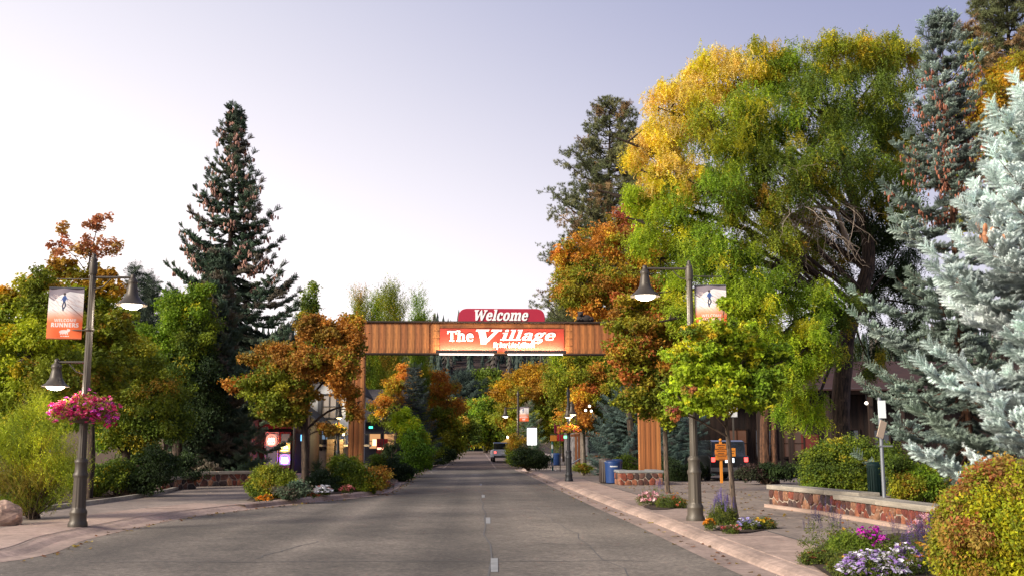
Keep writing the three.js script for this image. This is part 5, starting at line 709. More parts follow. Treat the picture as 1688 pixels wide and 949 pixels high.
// ---------- trees, right side ----------
const P_ = PAL, RED = [[0.42, 0.15, 0.05, 3], [0.40, 0.24, 0.04, 2], [0.30, 0.32, 0.02, 3], [0.46, 0.32, 0.06, 1]], SAP = [[0.62, 0.30, 0.14, 4], [0.55, 0.22, 0.10, 2], [0.60, 0.38, 0.10, 2]];
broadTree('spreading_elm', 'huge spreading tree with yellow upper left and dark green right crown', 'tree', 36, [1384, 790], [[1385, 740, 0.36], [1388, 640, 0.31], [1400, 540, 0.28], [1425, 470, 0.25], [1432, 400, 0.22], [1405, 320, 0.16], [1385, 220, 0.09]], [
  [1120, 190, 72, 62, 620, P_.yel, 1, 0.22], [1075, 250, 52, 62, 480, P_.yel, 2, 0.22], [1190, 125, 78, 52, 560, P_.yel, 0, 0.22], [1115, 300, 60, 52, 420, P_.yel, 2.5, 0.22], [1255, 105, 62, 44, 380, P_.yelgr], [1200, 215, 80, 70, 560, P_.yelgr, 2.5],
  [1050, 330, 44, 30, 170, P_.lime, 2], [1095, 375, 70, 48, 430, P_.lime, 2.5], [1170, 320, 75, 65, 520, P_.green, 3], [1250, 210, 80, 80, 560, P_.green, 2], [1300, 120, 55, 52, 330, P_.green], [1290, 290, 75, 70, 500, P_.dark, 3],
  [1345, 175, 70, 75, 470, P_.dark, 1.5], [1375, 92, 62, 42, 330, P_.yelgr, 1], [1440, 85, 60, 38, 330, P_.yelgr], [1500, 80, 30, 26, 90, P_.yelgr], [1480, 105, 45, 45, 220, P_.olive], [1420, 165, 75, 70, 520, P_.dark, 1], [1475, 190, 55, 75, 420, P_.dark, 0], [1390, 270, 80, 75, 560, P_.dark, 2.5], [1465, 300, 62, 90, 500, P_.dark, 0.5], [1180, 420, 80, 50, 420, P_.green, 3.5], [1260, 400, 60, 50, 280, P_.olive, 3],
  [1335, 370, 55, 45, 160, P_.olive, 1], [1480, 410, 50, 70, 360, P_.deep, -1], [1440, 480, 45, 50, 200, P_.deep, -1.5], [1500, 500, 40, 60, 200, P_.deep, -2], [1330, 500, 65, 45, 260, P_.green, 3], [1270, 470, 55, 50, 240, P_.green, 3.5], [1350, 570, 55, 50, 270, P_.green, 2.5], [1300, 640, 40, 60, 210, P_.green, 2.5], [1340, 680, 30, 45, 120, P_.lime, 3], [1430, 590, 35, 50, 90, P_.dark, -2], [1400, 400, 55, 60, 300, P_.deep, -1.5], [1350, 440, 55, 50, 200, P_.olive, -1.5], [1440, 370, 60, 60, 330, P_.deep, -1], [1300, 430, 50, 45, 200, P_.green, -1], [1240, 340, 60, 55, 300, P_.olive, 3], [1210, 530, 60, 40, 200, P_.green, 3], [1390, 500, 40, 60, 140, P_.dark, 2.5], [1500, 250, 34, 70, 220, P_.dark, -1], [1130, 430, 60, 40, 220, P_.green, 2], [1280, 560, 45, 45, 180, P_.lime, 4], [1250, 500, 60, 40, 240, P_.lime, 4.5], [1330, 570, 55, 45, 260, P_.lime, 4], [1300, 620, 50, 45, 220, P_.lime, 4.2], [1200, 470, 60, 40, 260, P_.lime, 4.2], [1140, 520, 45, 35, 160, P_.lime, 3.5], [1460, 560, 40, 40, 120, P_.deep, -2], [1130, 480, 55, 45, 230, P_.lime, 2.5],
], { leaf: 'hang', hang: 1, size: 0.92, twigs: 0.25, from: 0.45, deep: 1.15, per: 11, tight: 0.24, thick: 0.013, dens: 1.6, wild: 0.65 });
{ // bare dead twigs hanging in the middle of the big crown
  const r = rng(41), o = at(1345, 360, 33.2), t = thing('dead_branches', 'tangle of bare grey twigs hanging in the middle of the huge tree', 'branch', o), g = [];
  for (let i = 0; i < 95; i++) { let p = V(-0.3 + gauss(r) * 1.25, 0.3 + gauss(r) * 0.7, gauss(r) * 0.6), dir = V(gauss(r), gauss(r) * 0.5 - 0.1, gauss(r) * 0.6).normalize(); const pts = [p.clone()], n = 6; for (let k = 0; k < n; k++) { dir.add(V(gauss(r) * 0.5, -0.12 + gauss(r) * 0.3, gauss(r) * 0.3)).normalize(); p = p.clone().addScaledVector(dir, 0.24 + 0.16 * r()); pts.push(p); if (k > 0 && r() < 0.95) { const e = p.clone().add(V(gauss(r) * 0.4, -0.3 * r(), gauss(r) * 0.3)); g.push(tube([p, p.clone().lerp(e, 0.5).add(V(0, 0.05, 0)), e], [0.008, 0.006, 0.003], 3)); } } g.push(tube(pts, pts.map((_, k) => 0.014 * (1 - k / 8)), 4)); }
  g.push(tube([V(1.9, -0.6, -2.2), V(1.0, 0.5, -0.8), V(0, 0.4, 0), V(-1.4, -0.1, 0.1)], [0.09, 0.07, 0.05, 0.02], 6)); part('twig', g, MAT.twig, t);
}
broadTree('street_maple', 'young bright green maple with thin leaning trunk beside the right lamp', 'tree', 22, [1216, 868], [[1213, 850, 0.062], [1204, 760, 0.052], [1197, 680, 0.045], [1190, 600, 0.03], [1185, 550, 0.018]], [
  [1190, 560, 60, 36, 300, P_.lime], [1140, 600, 50, 40, 260, P_.lime, 0.3], [1225, 596, 54, 38, 260, P_.lime], [1180, 640, 70, 42, 400, P_.lime, 0.4], [1125, 655, 36, 26, 130, P_.lime, 0.3], [1250, 640, 42, 36, 210, P_.green], [1215, 545, 34, 20, 70, P_.lime], [1194, 515, 20, 30, 46, P_.lime, 0.9], [1150, 550, 30, 22, 70, P_.yelgr, 0.4], [1106, 676, 12, 16, 10, [[0.5, 0.05, 0.09, 2], [0.46, 0.16, 0.05, 2], [0.4, 0.36, 0.02, 2]], 0.6], [1136, 640, 10, 8, 5, P_.red, 1.2], [1280, 600, 30, 40, 110, P_.green],
], { leaf: 'mapleS', size: 0.95, y: 0.12, bark: MAT.barkPale, per: 12, from: 0.5 });
broadTree('street_maple', 'young maple turning orange and olive before the right arch post', 'tree', 35.5, [1100, 815], [[1100, 800, 0.085], [1097, 720, 0.075], [1094, 660, 0.06], [1085, 590, 0.04], [1075, 520, 0.02]], [
  [1075, 505, 44, 30, 190, P_.mixred], [1045, 550, 50, 34, 250, P_.mixred, 0.5], [1100, 540, 50, 40, 260, P_.mixred], [1060, 610, 60, 40, 320, P_.mixred, 0.5], [1100, 640, 45, 34, 220, P_.olive, 0.5], [1060, 665, 45, 28, 190, P_.olive, 0.6], [1115, 590, 40, 40, 180, P_.brown], [1030, 500, 26, 22, 80, P_.mixred, 0.3], [1092, 480, 30, 22, 80, P_.mixred], [1030, 580, 34, 26, 100, P_.mixred, 0.6], [1090, 690, 24, 16, 50, P_.yelgr, 0.5],
], { leaf: 'maple', size: 0.9, y: 0.12, bark: MAT.barkPale, per: 12, from: 0.45 });
broadTree('autumn_maple', 'tall orange and green autumn tree rising behind the right end of the arch', 'tree', 55, [1046, 770], [[1044, 740, 0.2], [1030, 620, 0.17], [1012, 500, 0.13], [1005, 400, 0.09]], [
  [985, 405, 44, 36, 170, P_.orange, 1], [1030, 385, 36, 36, 150, P_.red], [940, 428, 30, 30, 110, P_.orange, 1], [960, 470, 52, 42, 360, P_.mixred, 1.5], [1020, 450, 50, 50, 250, P_.orange, 1], [1060, 440, 40, 50, 180, P_.orange], [985, 505, 44, 30, 240, P_.orange, 1.5], [1035, 500, 40, 40, 220, P_.brown, 1], [1030, 350, 26, 24, 40, P_.red], [945, 450, 22, 28, 70, P_.olive], [1080, 500, 50, 45, 260, P_.brown, 1],
], { leaf: 'small', size: 1.25, per: 12 });
broadTree('street_tree', 'olive green tree with orange patches above the right post lamp', 'tree', 58, [963, 778], [[962, 760, 0.16], [960, 700, 0.13], [958, 640, 0.08]], [
  [960, 615, 55, 40, 380, P_.olive], [1010, 640, 45, 45, 330, P_.green, -1], [925, 640, 35, 45, 250, P_.olive], [955, 675, 35, 35, 230, P_.orange, 1], [990, 690, 34, 26, 160, P_.olive], [935, 600, 30, 22, 120, P_.green], [1000, 600, 40, 25, 200, P_.green, -1], [975, 630, 34, 30, 160, P_.mixred, 0.8], [938, 610, 14, 30, 60, P_.gold, 1],
], { leaf: 'small', size: 1.2, bark: MAT.birch, y: 0.1 });
broadTree('golden_tree', 'golden orange tree beyond the arch, left of the white glowing sign', 'tree', 92, [872, 762], [[872, 740, 0.22], [872, 680, 0.16], [875, 640, 0.1]], [
  [880, 625, 48, 24, 330, P_.gold], [850, 650, 40, 36, 330, P_.gold, 1], [900, 650, 42, 36, 330, P_.gold], [870, 690, 52, 32, 380, P_.olive, 1], [912, 690, 40, 40, 280, P_.olive], [842, 700, 26, 26, 130, P_.gold, 1], [925, 630, 30, 30, 170, P_.olive]], { leaf: 'big', size: 0.85 });
broadTree('green_tree', 'rounded green tree closing the far end of the street', 'tree', 165, [800, 748], [[803, 735, 0.3], [803, 700, 0.2]], [[800, 690, 42, 36, 420, P_.green], [780, 700, 26, 32, 220, P_.green, 3], [828, 700, 30, 34, 260, P_.olive], [800, 666, 28, 14, 130, P_.yelgr], [835, 675, 22, 22, 120, P_.gold], [812, 722, 30, 14, 120, P_.dark]], { leaf: 'big', size: 1.7 });
broadTree('green_tree', 'dark olive tree at the far left end of the street', 'tree', 150, [750, 752], [[752, 735, 0.3], [752, 700, 0.2]], [[752, 705, 30, 32, 280, P_.olive], [735, 690, 26, 30, 200, P_.olive], [768, 715, 20, 24, 140, P_.dark], [745, 730, 30, 18, 150, P_.dark]], { leaf: 'big', size: 1.6 });
broadTree('orange_tree', 'orange and olive tree left of the street under the sign boards', 'tree', 98, [718, 768], [[720, 745, 0.22], [722, 690, 0.16], [722, 650, 0.1]], [[715, 635, 34, 26, 280, P_.orange], [735, 665, 28, 34, 260, P_.brown], [700, 665, 26, 34, 200, P_.orange], [722, 705, 38, 34, 330, P_.olive, 1], [740, 735, 26, 22, 150, P_.olive], [695, 710, 22, 30, 140, P_.brown]], { leaf: 'big', size: 0.95 });
broadTree('orange_tree', 'orange tree beside the grey roof, right of the left arch post', 'tree', 80, [650, 770], [[652, 740, 0.18], [655, 680, 0.13], [657, 640, 0.08]], [[660, 640, 30, 26, 240, P_.gold], [640, 665, 30, 24, 200, P_.orange], [670, 620, 22, 18, 110, P_.orange], [625, 680, 24, 16, 90, P_.olive], [655, 690, 28, 24, 170, P_.olive]], { leaf: 'small', size: 1.35 });
{
  const sp = (px, top, bot, d, R, name, label, pal, o = {}) => { const b = at(px, HZ, d); b.y = o.y ?? gy(d) + 0.05; const h = at(px, top, d).y - b.y; return spruce(name, label, b, h, o.w ?? [[0.05, R], [0.3, R * 0.86], [0.6, R * 0.55], [1, 0.05]], pal, o); };
  // the tall spruce on the left
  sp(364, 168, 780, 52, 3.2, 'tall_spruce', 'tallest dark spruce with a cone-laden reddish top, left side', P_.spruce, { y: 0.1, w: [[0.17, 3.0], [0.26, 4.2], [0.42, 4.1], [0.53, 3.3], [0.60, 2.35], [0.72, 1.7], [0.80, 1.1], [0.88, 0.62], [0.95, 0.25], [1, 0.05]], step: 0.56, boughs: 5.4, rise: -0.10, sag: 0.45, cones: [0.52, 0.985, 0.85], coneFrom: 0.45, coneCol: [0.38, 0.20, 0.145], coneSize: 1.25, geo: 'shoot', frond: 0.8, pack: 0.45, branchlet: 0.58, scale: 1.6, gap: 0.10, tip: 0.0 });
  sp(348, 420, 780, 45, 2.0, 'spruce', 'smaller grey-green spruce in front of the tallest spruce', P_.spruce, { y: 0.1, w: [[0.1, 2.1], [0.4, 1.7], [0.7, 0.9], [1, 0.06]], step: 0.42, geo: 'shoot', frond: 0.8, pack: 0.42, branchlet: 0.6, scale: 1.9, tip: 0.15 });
  for (const [px, top, d, lb] of [[206, 437, 72, 'leftmost dark pointed conifer above the left lamp'], [240, 462, 74, 'dark pointed conifer between the left lamp and tallest spruce'], [228, 452, 80, 'middle dark conifer of the cluster behind the left lamp'], [272, 478, 66, 'short dark conifer beside the foot of the tallest spruce']]) sp(px, top, 780, d, 1.9, 'dark_conifer', lb, [[0.028, 0.05, 0.02, 3], [0.04, 0.06, 0.026, 2]], { step: 0.55, boughs: 6, geo: 'frond', scale: 1.25, pack: 0.42 });
  sp(682, 606, 770, 76, 1.5, 'spruce', 'dark bluish spruce seen under the left part of the beam', [[0.03, 0.045, 0.038, 3], [0.045, 0.06, 0.05, 2]], { step: 0.5, scale: 1.15, pack: 0.4 });
  sp(762, 615, 745, 190, 4.5, 'dark_conifer', 'dark far conifer straight above the end of the street', [[0.025, 0.045, 0.03, 1]], { step: 1.1, scale: 3, frond: 2.2, boughs: 7 });
  sp(1030, 640, 790, 56, 1.75, 'blue_spruce', 'dark bluish spruce left of the right arch post', P_.bluedk, { y: 0.1, w: [[0.04, 1.8], [0.5, 1.35], [1, 0.1]], step: 0.34 }); sp(1122, 640, 790, 55, 1.5, 'blue_spruce', 'dark spruce filling the gap behind the right lamp', P_.bluedk, { y: 0.1, w: [[0.04, 1.35], [0.5, 1.1], [1, 0.1]], step: 0.34 });
  sp(872, 668, 770, 84, 1.1, 'spruce', 'small grey spruce behind the white glowing sign', P_.spruce, { step: 0.45 });
  // blue spruces on the right
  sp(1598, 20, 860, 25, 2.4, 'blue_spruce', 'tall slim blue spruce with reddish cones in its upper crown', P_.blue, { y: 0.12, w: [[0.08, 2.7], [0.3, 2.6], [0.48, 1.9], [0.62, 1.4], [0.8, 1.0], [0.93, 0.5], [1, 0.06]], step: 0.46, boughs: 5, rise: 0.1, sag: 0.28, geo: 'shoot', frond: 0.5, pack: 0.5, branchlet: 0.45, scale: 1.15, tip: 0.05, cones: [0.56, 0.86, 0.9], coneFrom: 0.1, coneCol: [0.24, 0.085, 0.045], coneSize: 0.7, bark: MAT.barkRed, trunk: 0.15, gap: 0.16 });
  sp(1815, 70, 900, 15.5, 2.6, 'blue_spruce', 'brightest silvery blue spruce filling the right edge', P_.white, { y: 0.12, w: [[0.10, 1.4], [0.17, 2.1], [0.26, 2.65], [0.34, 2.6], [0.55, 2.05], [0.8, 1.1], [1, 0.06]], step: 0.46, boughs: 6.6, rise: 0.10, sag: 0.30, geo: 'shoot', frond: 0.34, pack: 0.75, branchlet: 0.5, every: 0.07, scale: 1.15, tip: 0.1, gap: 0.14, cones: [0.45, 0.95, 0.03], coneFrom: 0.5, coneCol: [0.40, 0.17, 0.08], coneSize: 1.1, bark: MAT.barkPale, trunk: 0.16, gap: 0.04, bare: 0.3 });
  // pines
  { const b = at(1012, HZ, 78); b.y = 0.1; pine('tall_pine', 'tall dark pine behind the arch, left of the huge yellow tree', b, at(1003, 166, 78).y, [[0.24, 3.4], [0.38, 6.2], [0.5, 5.8], [0.62, 4.8], [0.75, 3.8], [0.88, 2.7], [0.96, 1.6], [1, 0.5]], P_.pinep, { tufts: 7.5, size: 1.0, step: 0.12 }); }
  { const b = at(1716, HZ, 60); b.y = 0.1; pine('tall_pine', 'dark pine at the top right corner behind the spruces', b, at(1716, -60, 60).y, [[0.6, 2.6], [0.8, 3.0], [0.9, 2.4], [1, 0.5]], P_.pinep, { tufts: 9, size: 1.1, step: 0.13 }); }
}
broadTree('yellow_tree', 'olive yellow tree behind the two blue spruces at the top right', 'tree', 44, [1660, 800], [[1660, 700, 0.3], [1660, 400, 0.2], [1660, 220, 0.1]], [[1655, 150, 60, 60, 420, P_.gold], [1680, 230, 60, 70, 420, P_.olive], [1615, 190, 35, 60, 200, P_.gold], [1700, 110, 40, 40, 200, P_.gold], [1620, 320, 60, 80, 260, P_.olive], [1600, 85, 20, 24, 60, P_.yelgr]], { leaf: 'small', size: 1.15 });
// dark trunks and greenery before the lodge
for (const [px, w, lb] of [[1262, 0.17, 'left of the two dark trunks before the lodge'], [1277, 0.12, 'thinner right one of the two trunks before the lodge']]) broadTree('shade_tree', lb + ', under the huge crown', 'tree', 44, [px, 790], [[px, 770, w * 1.3], [px - 1, 700, w * 1.15], [px + 2, 620, w], [px - 4, 560, w * 0.8]], [[px, 560, 46, 34, 190, P_.dark], [px - 20, 610, 34, 26, 90, P_.dark], [px + 20, 600, 34, 30, 100, P_.deep]], { leaf: 'small', size: 1.1, bark: MAT.barkRed, y: 0.1 });
shrub('shrub', 'dark reddish low shrub at the foot of the two trunks', 'shrub', 43, [1262, 790], [[1240, 780, 26, 12, 150, [[0.10, 0.05, 0.045, 2], [0.06, 0.07, 0.03, 2]]], [1275, 778, 30, 14, 170, P_.deep], [1300, 775, 22, 14, 110, P_.deep]], { leaf: 'fine', size: 1.8 });
shrub('shrub', 'mid-green bush behind the stone wall at the foot of the huge tree', 'shrub', 30, [1375, 830], [[1345, 790, 28, 34, 330, P_.dark], [1385, 770, 50, 40, 500, P_.dark], [1425, 780, 40, 40, 380, P_.dark], [1355, 750, 30, 24, 130, P_.dark], [1460, 770, 34, 36, 280, P_.dark], [1335, 815, 20, 16, 100, P_.green], [1405, 738, 40, 20, 120, P_.dark], [1370, 790, 30, 30, 120, P_.olive]], { leaf: 'fine', size: 1.5, tight: 0.5 });
shrub('shrub', 'olive bush between the green barrel and the blue spruces', 'shrub', 23, [1500, 850], [[1490, 800, 30, 26, 230, P_.olive], [1520, 790, 30, 30, 240, P_.green], [1545, 810, 24, 22, 140, P_.olive], [1480, 770, 22, 22, 110, P_.dark]], { leaf: 'fine', size: 1.25 });
shrub('yellow_hedge', 'large foreground bush with yellow-green leaves and reddish top, bottom right', 'bush', 10.2, [1640, 1000], [[1650, 870, 75, 60, 1500, [[0.50, 0.50, 0.012, 4], [0.32, 0.38, 0.012, 3], [0.62, 0.52, 0.015, 2]]], [1610, 920, 50, 55, 900, [[0.46, 0.46, 0.012, 4], [0.28, 0.34, 0.012, 3], [0.40, 0.24, 0.03, 2]]], [1665, 810, 45, 35, 620, [[0.42, 0.30, 0.03, 3], [0.40, 0.40, 0.015, 4], [0.38, 0.18, 0.05, 1]]], [1690, 940, 70, 60, 1100, [[0.54, 0.52, 0.012, 4], [0.36, 0.42, 0.012, 3]]], [1600, 855, 34, 36, 420, [[0.36, 0.24, 0.04, 3], [0.34, 0.36, 0.015, 4], [0.38, 0.20, 0.05, 1]]], [1625, 795, 22, 20, 90, RED, 0, 0.7], [1662, 775, 26, 16, 70, RED, 0, 0.8], [1590, 830, 22, 26, 120, RED, 0, 0.6], [1570, 870, 16, 24, 90, RED, 0, 0.6], [1600, 890, 30, 30, 160, RED, 0.3], [1580, 900, 28, 40, 330, [[0.34, 0.22, 0.04, 2], [0.30, 0.30, 0.02, 4]]]], { leaf: 'tiny', size: 1.4, per: 10, stem: 0.6, deep: 1.2, dens: 1.5, tight: 0.46, wild: 1.2 });
// ---------- trees, left side ----------
broadTree('orange_sapling', 'thin tree with sparse orange leaves rising behind the left banner', 'tree', 33, [150, 800], [[150, 740, 0.11], [146, 620, 0.08], [140, 520, 0.05], [145, 440, 0.025], [158, 380, 0.012]], [
  [160, 372, 24, 16, 18, SAP, 0, 0.5], [182, 410, 16, 20, 15, SAP, 0, 0.5], [100, 405, 15, 28, 20, SAP, 0, 0.5], [148, 412, 24, 28, 30, SAP, 0, 0.5], [112, 442, 34, 22, 60, P_.gold, 0, 0.45], [165, 470, 36, 30, 110, P_.gold, 0, 0.45], [130, 500, 50, 34, 220, P_.straw], [120, 560, 55, 40, 320, P_.straw], [185, 540, 44, 40, 250, P_.olive], [160, 620, 60, 45, 320, P_.olive]], { leaf: 'mapleS', size: 1.4, twigs: 0.9, per: 8 });
broadTree('yellow_green_tree', 'yellow-green tree at the far left edge behind the banner', 'tree', 30, [40, 820], [[42, 720, 0.16], [45, 600, 0.12], [48, 520, 0.07]], [[25, 530, 50, 42, 400, P_.straw], [70, 480, 38, 40, 280, P_.olive], [60, 560, 55, 45, 400, P_.straw], [0, 600, 50, 50, 330, P_.straw], [90, 620, 50, 45, 330, P_.olive, 0], [30, 660, 60, 40, 330, P_.straw], [90, 690, 45, 40, 240, P_.green], [-30, 520, 45, 40, 150, P_.straw], [8, 490, 26, 16, 60, P_.gold]], { leaf: 'small', size: 0.85 });
broadTree('green_tree', 'dense dark green tree at the left foot of the tallest spruce', 'tree', 43, [290, 800], [[292, 740, 0.2], [295, 640, 0.15], [296, 560, 0.09]], [[300, 520, 44, 44, 400, P_.green], [265, 560, 42, 45, 360, P_.green], [325, 560, 40, 50, 330, P_.dark], [290, 620, 60, 50, 520, P_.dark], [340, 630, 40, 55, 330, P_.deep], [250, 630, 40, 50, 300, P_.olive], [310, 690, 60, 45, 460, P_.deep], [325, 490, 28, 26, 110, P_.green]], { leaf: 'small', size: 1.1 });
broadTree('olive_tree', 'olive and rust-leaved tree right of the pink flower basket', 'tree', 36, [205, 805], [[207, 760, 0.14], [208, 690, 0.11], [210, 630, 0.06]], [[215, 590, 45, 34, 260, P_.olive], [190, 640, 50, 42, 340, P_.olive], [245, 650, 50, 45, 340, P_.olive], [215, 700, 60, 40, 360, P_.dark], [270, 690, 40, 36, 210, P_.dark], [180, 580, 30, 26, 90, P_.gold], [175, 720, 30, 26, 130, P_.green]], { leaf: 'small', size: 0.95 });
shrub('willow_bush', 'tall yellow-green feathery bush behind the foot of the left lamp', 'bush', 24, [60, 850], [[25, 740, 45, 55, 260, P_.straw], [75, 760, 46, 60, 300, P_.straw], [40, 810, 60, 40, 300, [[0.30, 0.22, 0.02, 3], [0.2, 0.2, 0.015, 3]]], [100, 800, 36, 42, 210, P_.straw], [-10, 780, 45, 60, 180, P_.straw], [70, 690, 28, 30, 70, P_.straw], [40, 840, 60, 18, 150, P_.green]], { leaf: 'rise', size: 0.7, per: 8, hang: 1 });
shrub('shrub', 'dark undergrowth between the yellow bush and the left stone wall', 'shrub', 34, [200, 810], [[185, 780, 40, 24, 260, P_.dark], [240, 790, 36, 20, 220, P_.deep], [150, 790, 30, 26, 180, P_.olive], [262, 765, 30, 28, 160, P_.deep], [300, 770, 34, 20, 120, P_.deep, -6]], { leaf: 'fine', size: 1.7 });
broadTree('rust_maple', 'wide rust-brown maple hiding the left end of the arch', 'tree', 42, [503, 800], [[503, 770, 0.15], [502, 720, 0.13], [505, 660, 0.1], [515, 600, 0.06], [520, 560, 0.03]], [
  [560, 555, 40, 36, 340, P_.brown], [520, 545, 30, 26, 170, P_.brown], [450, 590, 44, 26, 260, P_.brown], [500, 600, 50, 34, 380, P_.brown, 0.5], [565, 610, 34, 44, 330, P_.brown, 0.5], [410, 635, 34, 18, 130, P_.orange], [455, 640, 50, 32, 330, P_.olive, 0.5], [490, 650, 34, 26, 200, P_.brown, 0.3], [470, 672, 44, 26, 270, P_.olive, 0.5], [440, 668, 30, 20, 120, P_.olive], [535, 708, 20, 9, 40, P_.brown], [580, 545, 18, 26, 90, P_.orange], [582, 665, 14, 26, 70, P_.brown]], { leaf: 'maple', size: 0.95, per: 12, from: 0.4 });
{ const pop = (px, top, d, wpx, pal, name, label, o = {}) => { const n = 7, L = []; for (let i = 0; i < n; i++) { const q = i / (n - 1), py = lerp(top + 8, 760, q * 0.85); L.push([px + Math.sin(i * 2.1) * 3, py, wpx * (0.42 + 0.58 * Math.sin(0.35 + q * 2.3)), (760 - top) / n * 0.95, Math.round(150 + 40 * q), pal, 0, 0.42]); } return broadTree(name, label, 'tree', d, [px, 770], [[px, 740, 0.16], [px, 650, 0.12], [px, top + 30, 0.04]], L, { leaf: 'rise', size: 2.6, dens: 1.0, hang: 1, ...o }); };
  pop(511, 492, 86, 27, P_.dark, 'poplar', 'dark green pointed tree in the gap left of the arch', { leaf: 'small', size: 1.5, dens: 2.2, hang: 0 }); pop(648, 508, 90, 24, P_.olive, 'poplar', 'tallest yellow-green poplar poking above the beam'); pop(592, 514, 92, 16, P_.olive, 'poplar', 'yellow-green poplar tip above the left end of the beam'); pop(690, 518, 96, 10, P_.green, 'poplar', 'small poplar tip above the beam, left of the welcome board'); pop(622, 516, 92, 14, P_.green, 'poplar', 'low poplar tip between two taller poplars above the beam'); pop(930, 505, 96, 26, P_.olive, 'poplar', 'olive tree top between the welcome board and the bear'); }
broadTree('lime_tree', 'small lime-green tree beside the left kerb beyond the arch', 'tree', 56, [676, 790], [[677, 770, 0.07], [678, 730, 0.05], [680, 700, 0.03]], [[672, 700, 22, 26, 200, P_.lime], [692, 712, 18, 22, 130, P_.lime], [655, 695, 12, 16, 50, P_.lime], [680, 740, 28, 34, 330, P_.brightgr, 0.5], [668, 765, 24, 20, 190, P_.brightgr, 0.5], [696, 755, 16, 20, 110, P_.brightgr]], { leaf: 'small', size: 1.0 });
shrub('shrub', 'dark green shrub by the left kerb under the lime-green tree', 'shrub', 50, [645, 795], [[640, 775, 22, 18, 210, P_.deep], [662, 778, 20, 14, 150, P_.deep], [625, 770, 16, 20, 130, P_.dark], [640, 750, 20, 16, 100, P_.deep, -2]], { leaf: 'fine', size: 1.9 });
shrub('shrub', 'dark tall shrubs before the tan building behind the stone wall', 'shrub', 46, [330, 800], [[290, 760, 36, 26, 260, P_.deep], [340, 765, 30, 24, 200, P_.deep], [230, 755, 40, 30, 260, P_.dark], [390, 770, 24, 20, 130, P_.dark]], { leaf: 'fine', size: 2.0 });
shrub('shrub', 'olive bush, leftmost in the corner bed by the left kerb', 'shrub', 32, [447, 815], [[445, 792, 32, 24, 400, P_.olive], [430, 803, 24, 16, 200, P_.dark], [468, 798, 22, 20, 180, P_.olive]], { leaf: 'fine', size: 1.5 });
shrub('shrub', 'grey-green low bush right of the olive bush in the corner bed', 'shrub', 31.5, [478, 820], [[470, 810, 22, 10, 120, P_.spruce], [490, 806, 20, 12, 120, P_.spruce]], { leaf: 'fine', size: 1.3 });
shrub('shrub', 'round dark green bush in the middle of the corner bed', 'shrub', 36.5, [530, 812], [[530, 795, 24, 18, 330, P_.deep], [548, 800, 16, 14, 150, P_.deep]], { leaf: 'fine', size: 1.4 });
shrub('shrub', 'tall dark bush at the foot of the left arch post', 'shrub', 37, [575, 805], [[570, 785, 26, 32, 420, P_.dark], [560, 765, 14, 14, 90, P_.dark], [600, 792, 22, 22, 240, P_.dark], [622, 790, 18, 20, 160, P_.brown]], { leaf: 'fine', size: 1.6 });
{ const p = at(523, 776, 58); p.y = 0.1; spruce('potted_fir', 'small cone-shaped fir before the cream wall of the white building', p, at(523, 763, 58).y - 0.1, [[0.05, 0.48], [1, 0.03]], P_.deep, { step: 0.16, boughs: 8, scale: 0.5, frond: 0.4 }); }
shrub('shrub', 'dark round shrub under the white glowing sign', 'shrub', 66, [870, 768], [[868, 755, 26, 16, 330, P_.deep], [888, 757, 18, 14, 170, P_.deep], [852, 758, 14, 12, 120, P_.dark]], { leaf: 'fine', size: 2.2 });
shrub('shrub', 'yellow shrub between the white pickup and the dark round shrub', 'shrub', 78, [850, 768], [[850, 735, 14, 18, 150, P_.gold], [845, 752, 12, 14, 110, P_.olive], [858, 745, 10, 14, 80, P_.gold]], { leaf: 'fine', size: 2.4 });
shrub('shrub', 'low bush round the white-trunked tree on the right pavement', 'shrub', 56, [962, 778], [[960, 771, 14, 6, 80, P_.olive]], { leaf: 'fine', size: 1.8 });
shrub('shrub', 'dark hedge behind the stone planter and the right arch post', 'shrub', 47.5, [1120, 795], [[1110, 775, 26, 22, 240, P_.deep], [1140, 780, 24, 18, 200, P_.deep], [1035, 765, 20, 14, 140, P_.dark, -5]], { leaf: 'fine', size: 1.9 });
shrub('shrub', 'dark bushes left of the street beyond the lime-green tree', 'shrub', 84, [720, 770], [[715, 745, 20, 18, 200, P_.dark], [735, 752, 18, 12, 140, P_.deep], [700, 755, 14, 14, 100, P_.brown]], { leaf: 'fine', size: 2.4 });
// backing greenery that closes the view between the trunks
for (const [px, d, w, pal, lb] of [[60, 62, 90, P_.dark, 'dark trees behind the far left yellow-green tree'], [440, 78, 60, P_.deep, 'dark trees behind the neon shop'], [1250, 72, 90, P_.deep, 'dark tree above the lodge roof, left part'], [1400, 74, 90, P_.deep, 'dark tree above the lodge roof, middle part'], [1560, 72, 110, P_.deep, 'dark tree above the lodge roof, right part'], [800, 230, 70, P_.dark, 'dark trees crossing behind the end of the street'], [930, 120, 50, P_.olive, 'olive trees behind the golden tree'], [560, 110, 60, P_.dark, 'dark trees behind the white building']]) {
  const s = d > 200 ? 0.6 : 1; broadTree('background_tree', lb, 'tree', d, [px, 765], [[px, 740, 0.25], [px, 680, 0.2], [px, 620, 0.1]], [[px, 640, w * 0.7, 46 * s, 260, pal], [px - w * 0.5, 670, w * 0.5, 40 * s, 190, pal], [px + w * 0.5, 670, w * 0.5, 40 * s, 190, pal], [px, 700, w, 34 * s, 260, pal]], { leaf: 'big', size: 1.0 * d / 75 });
}
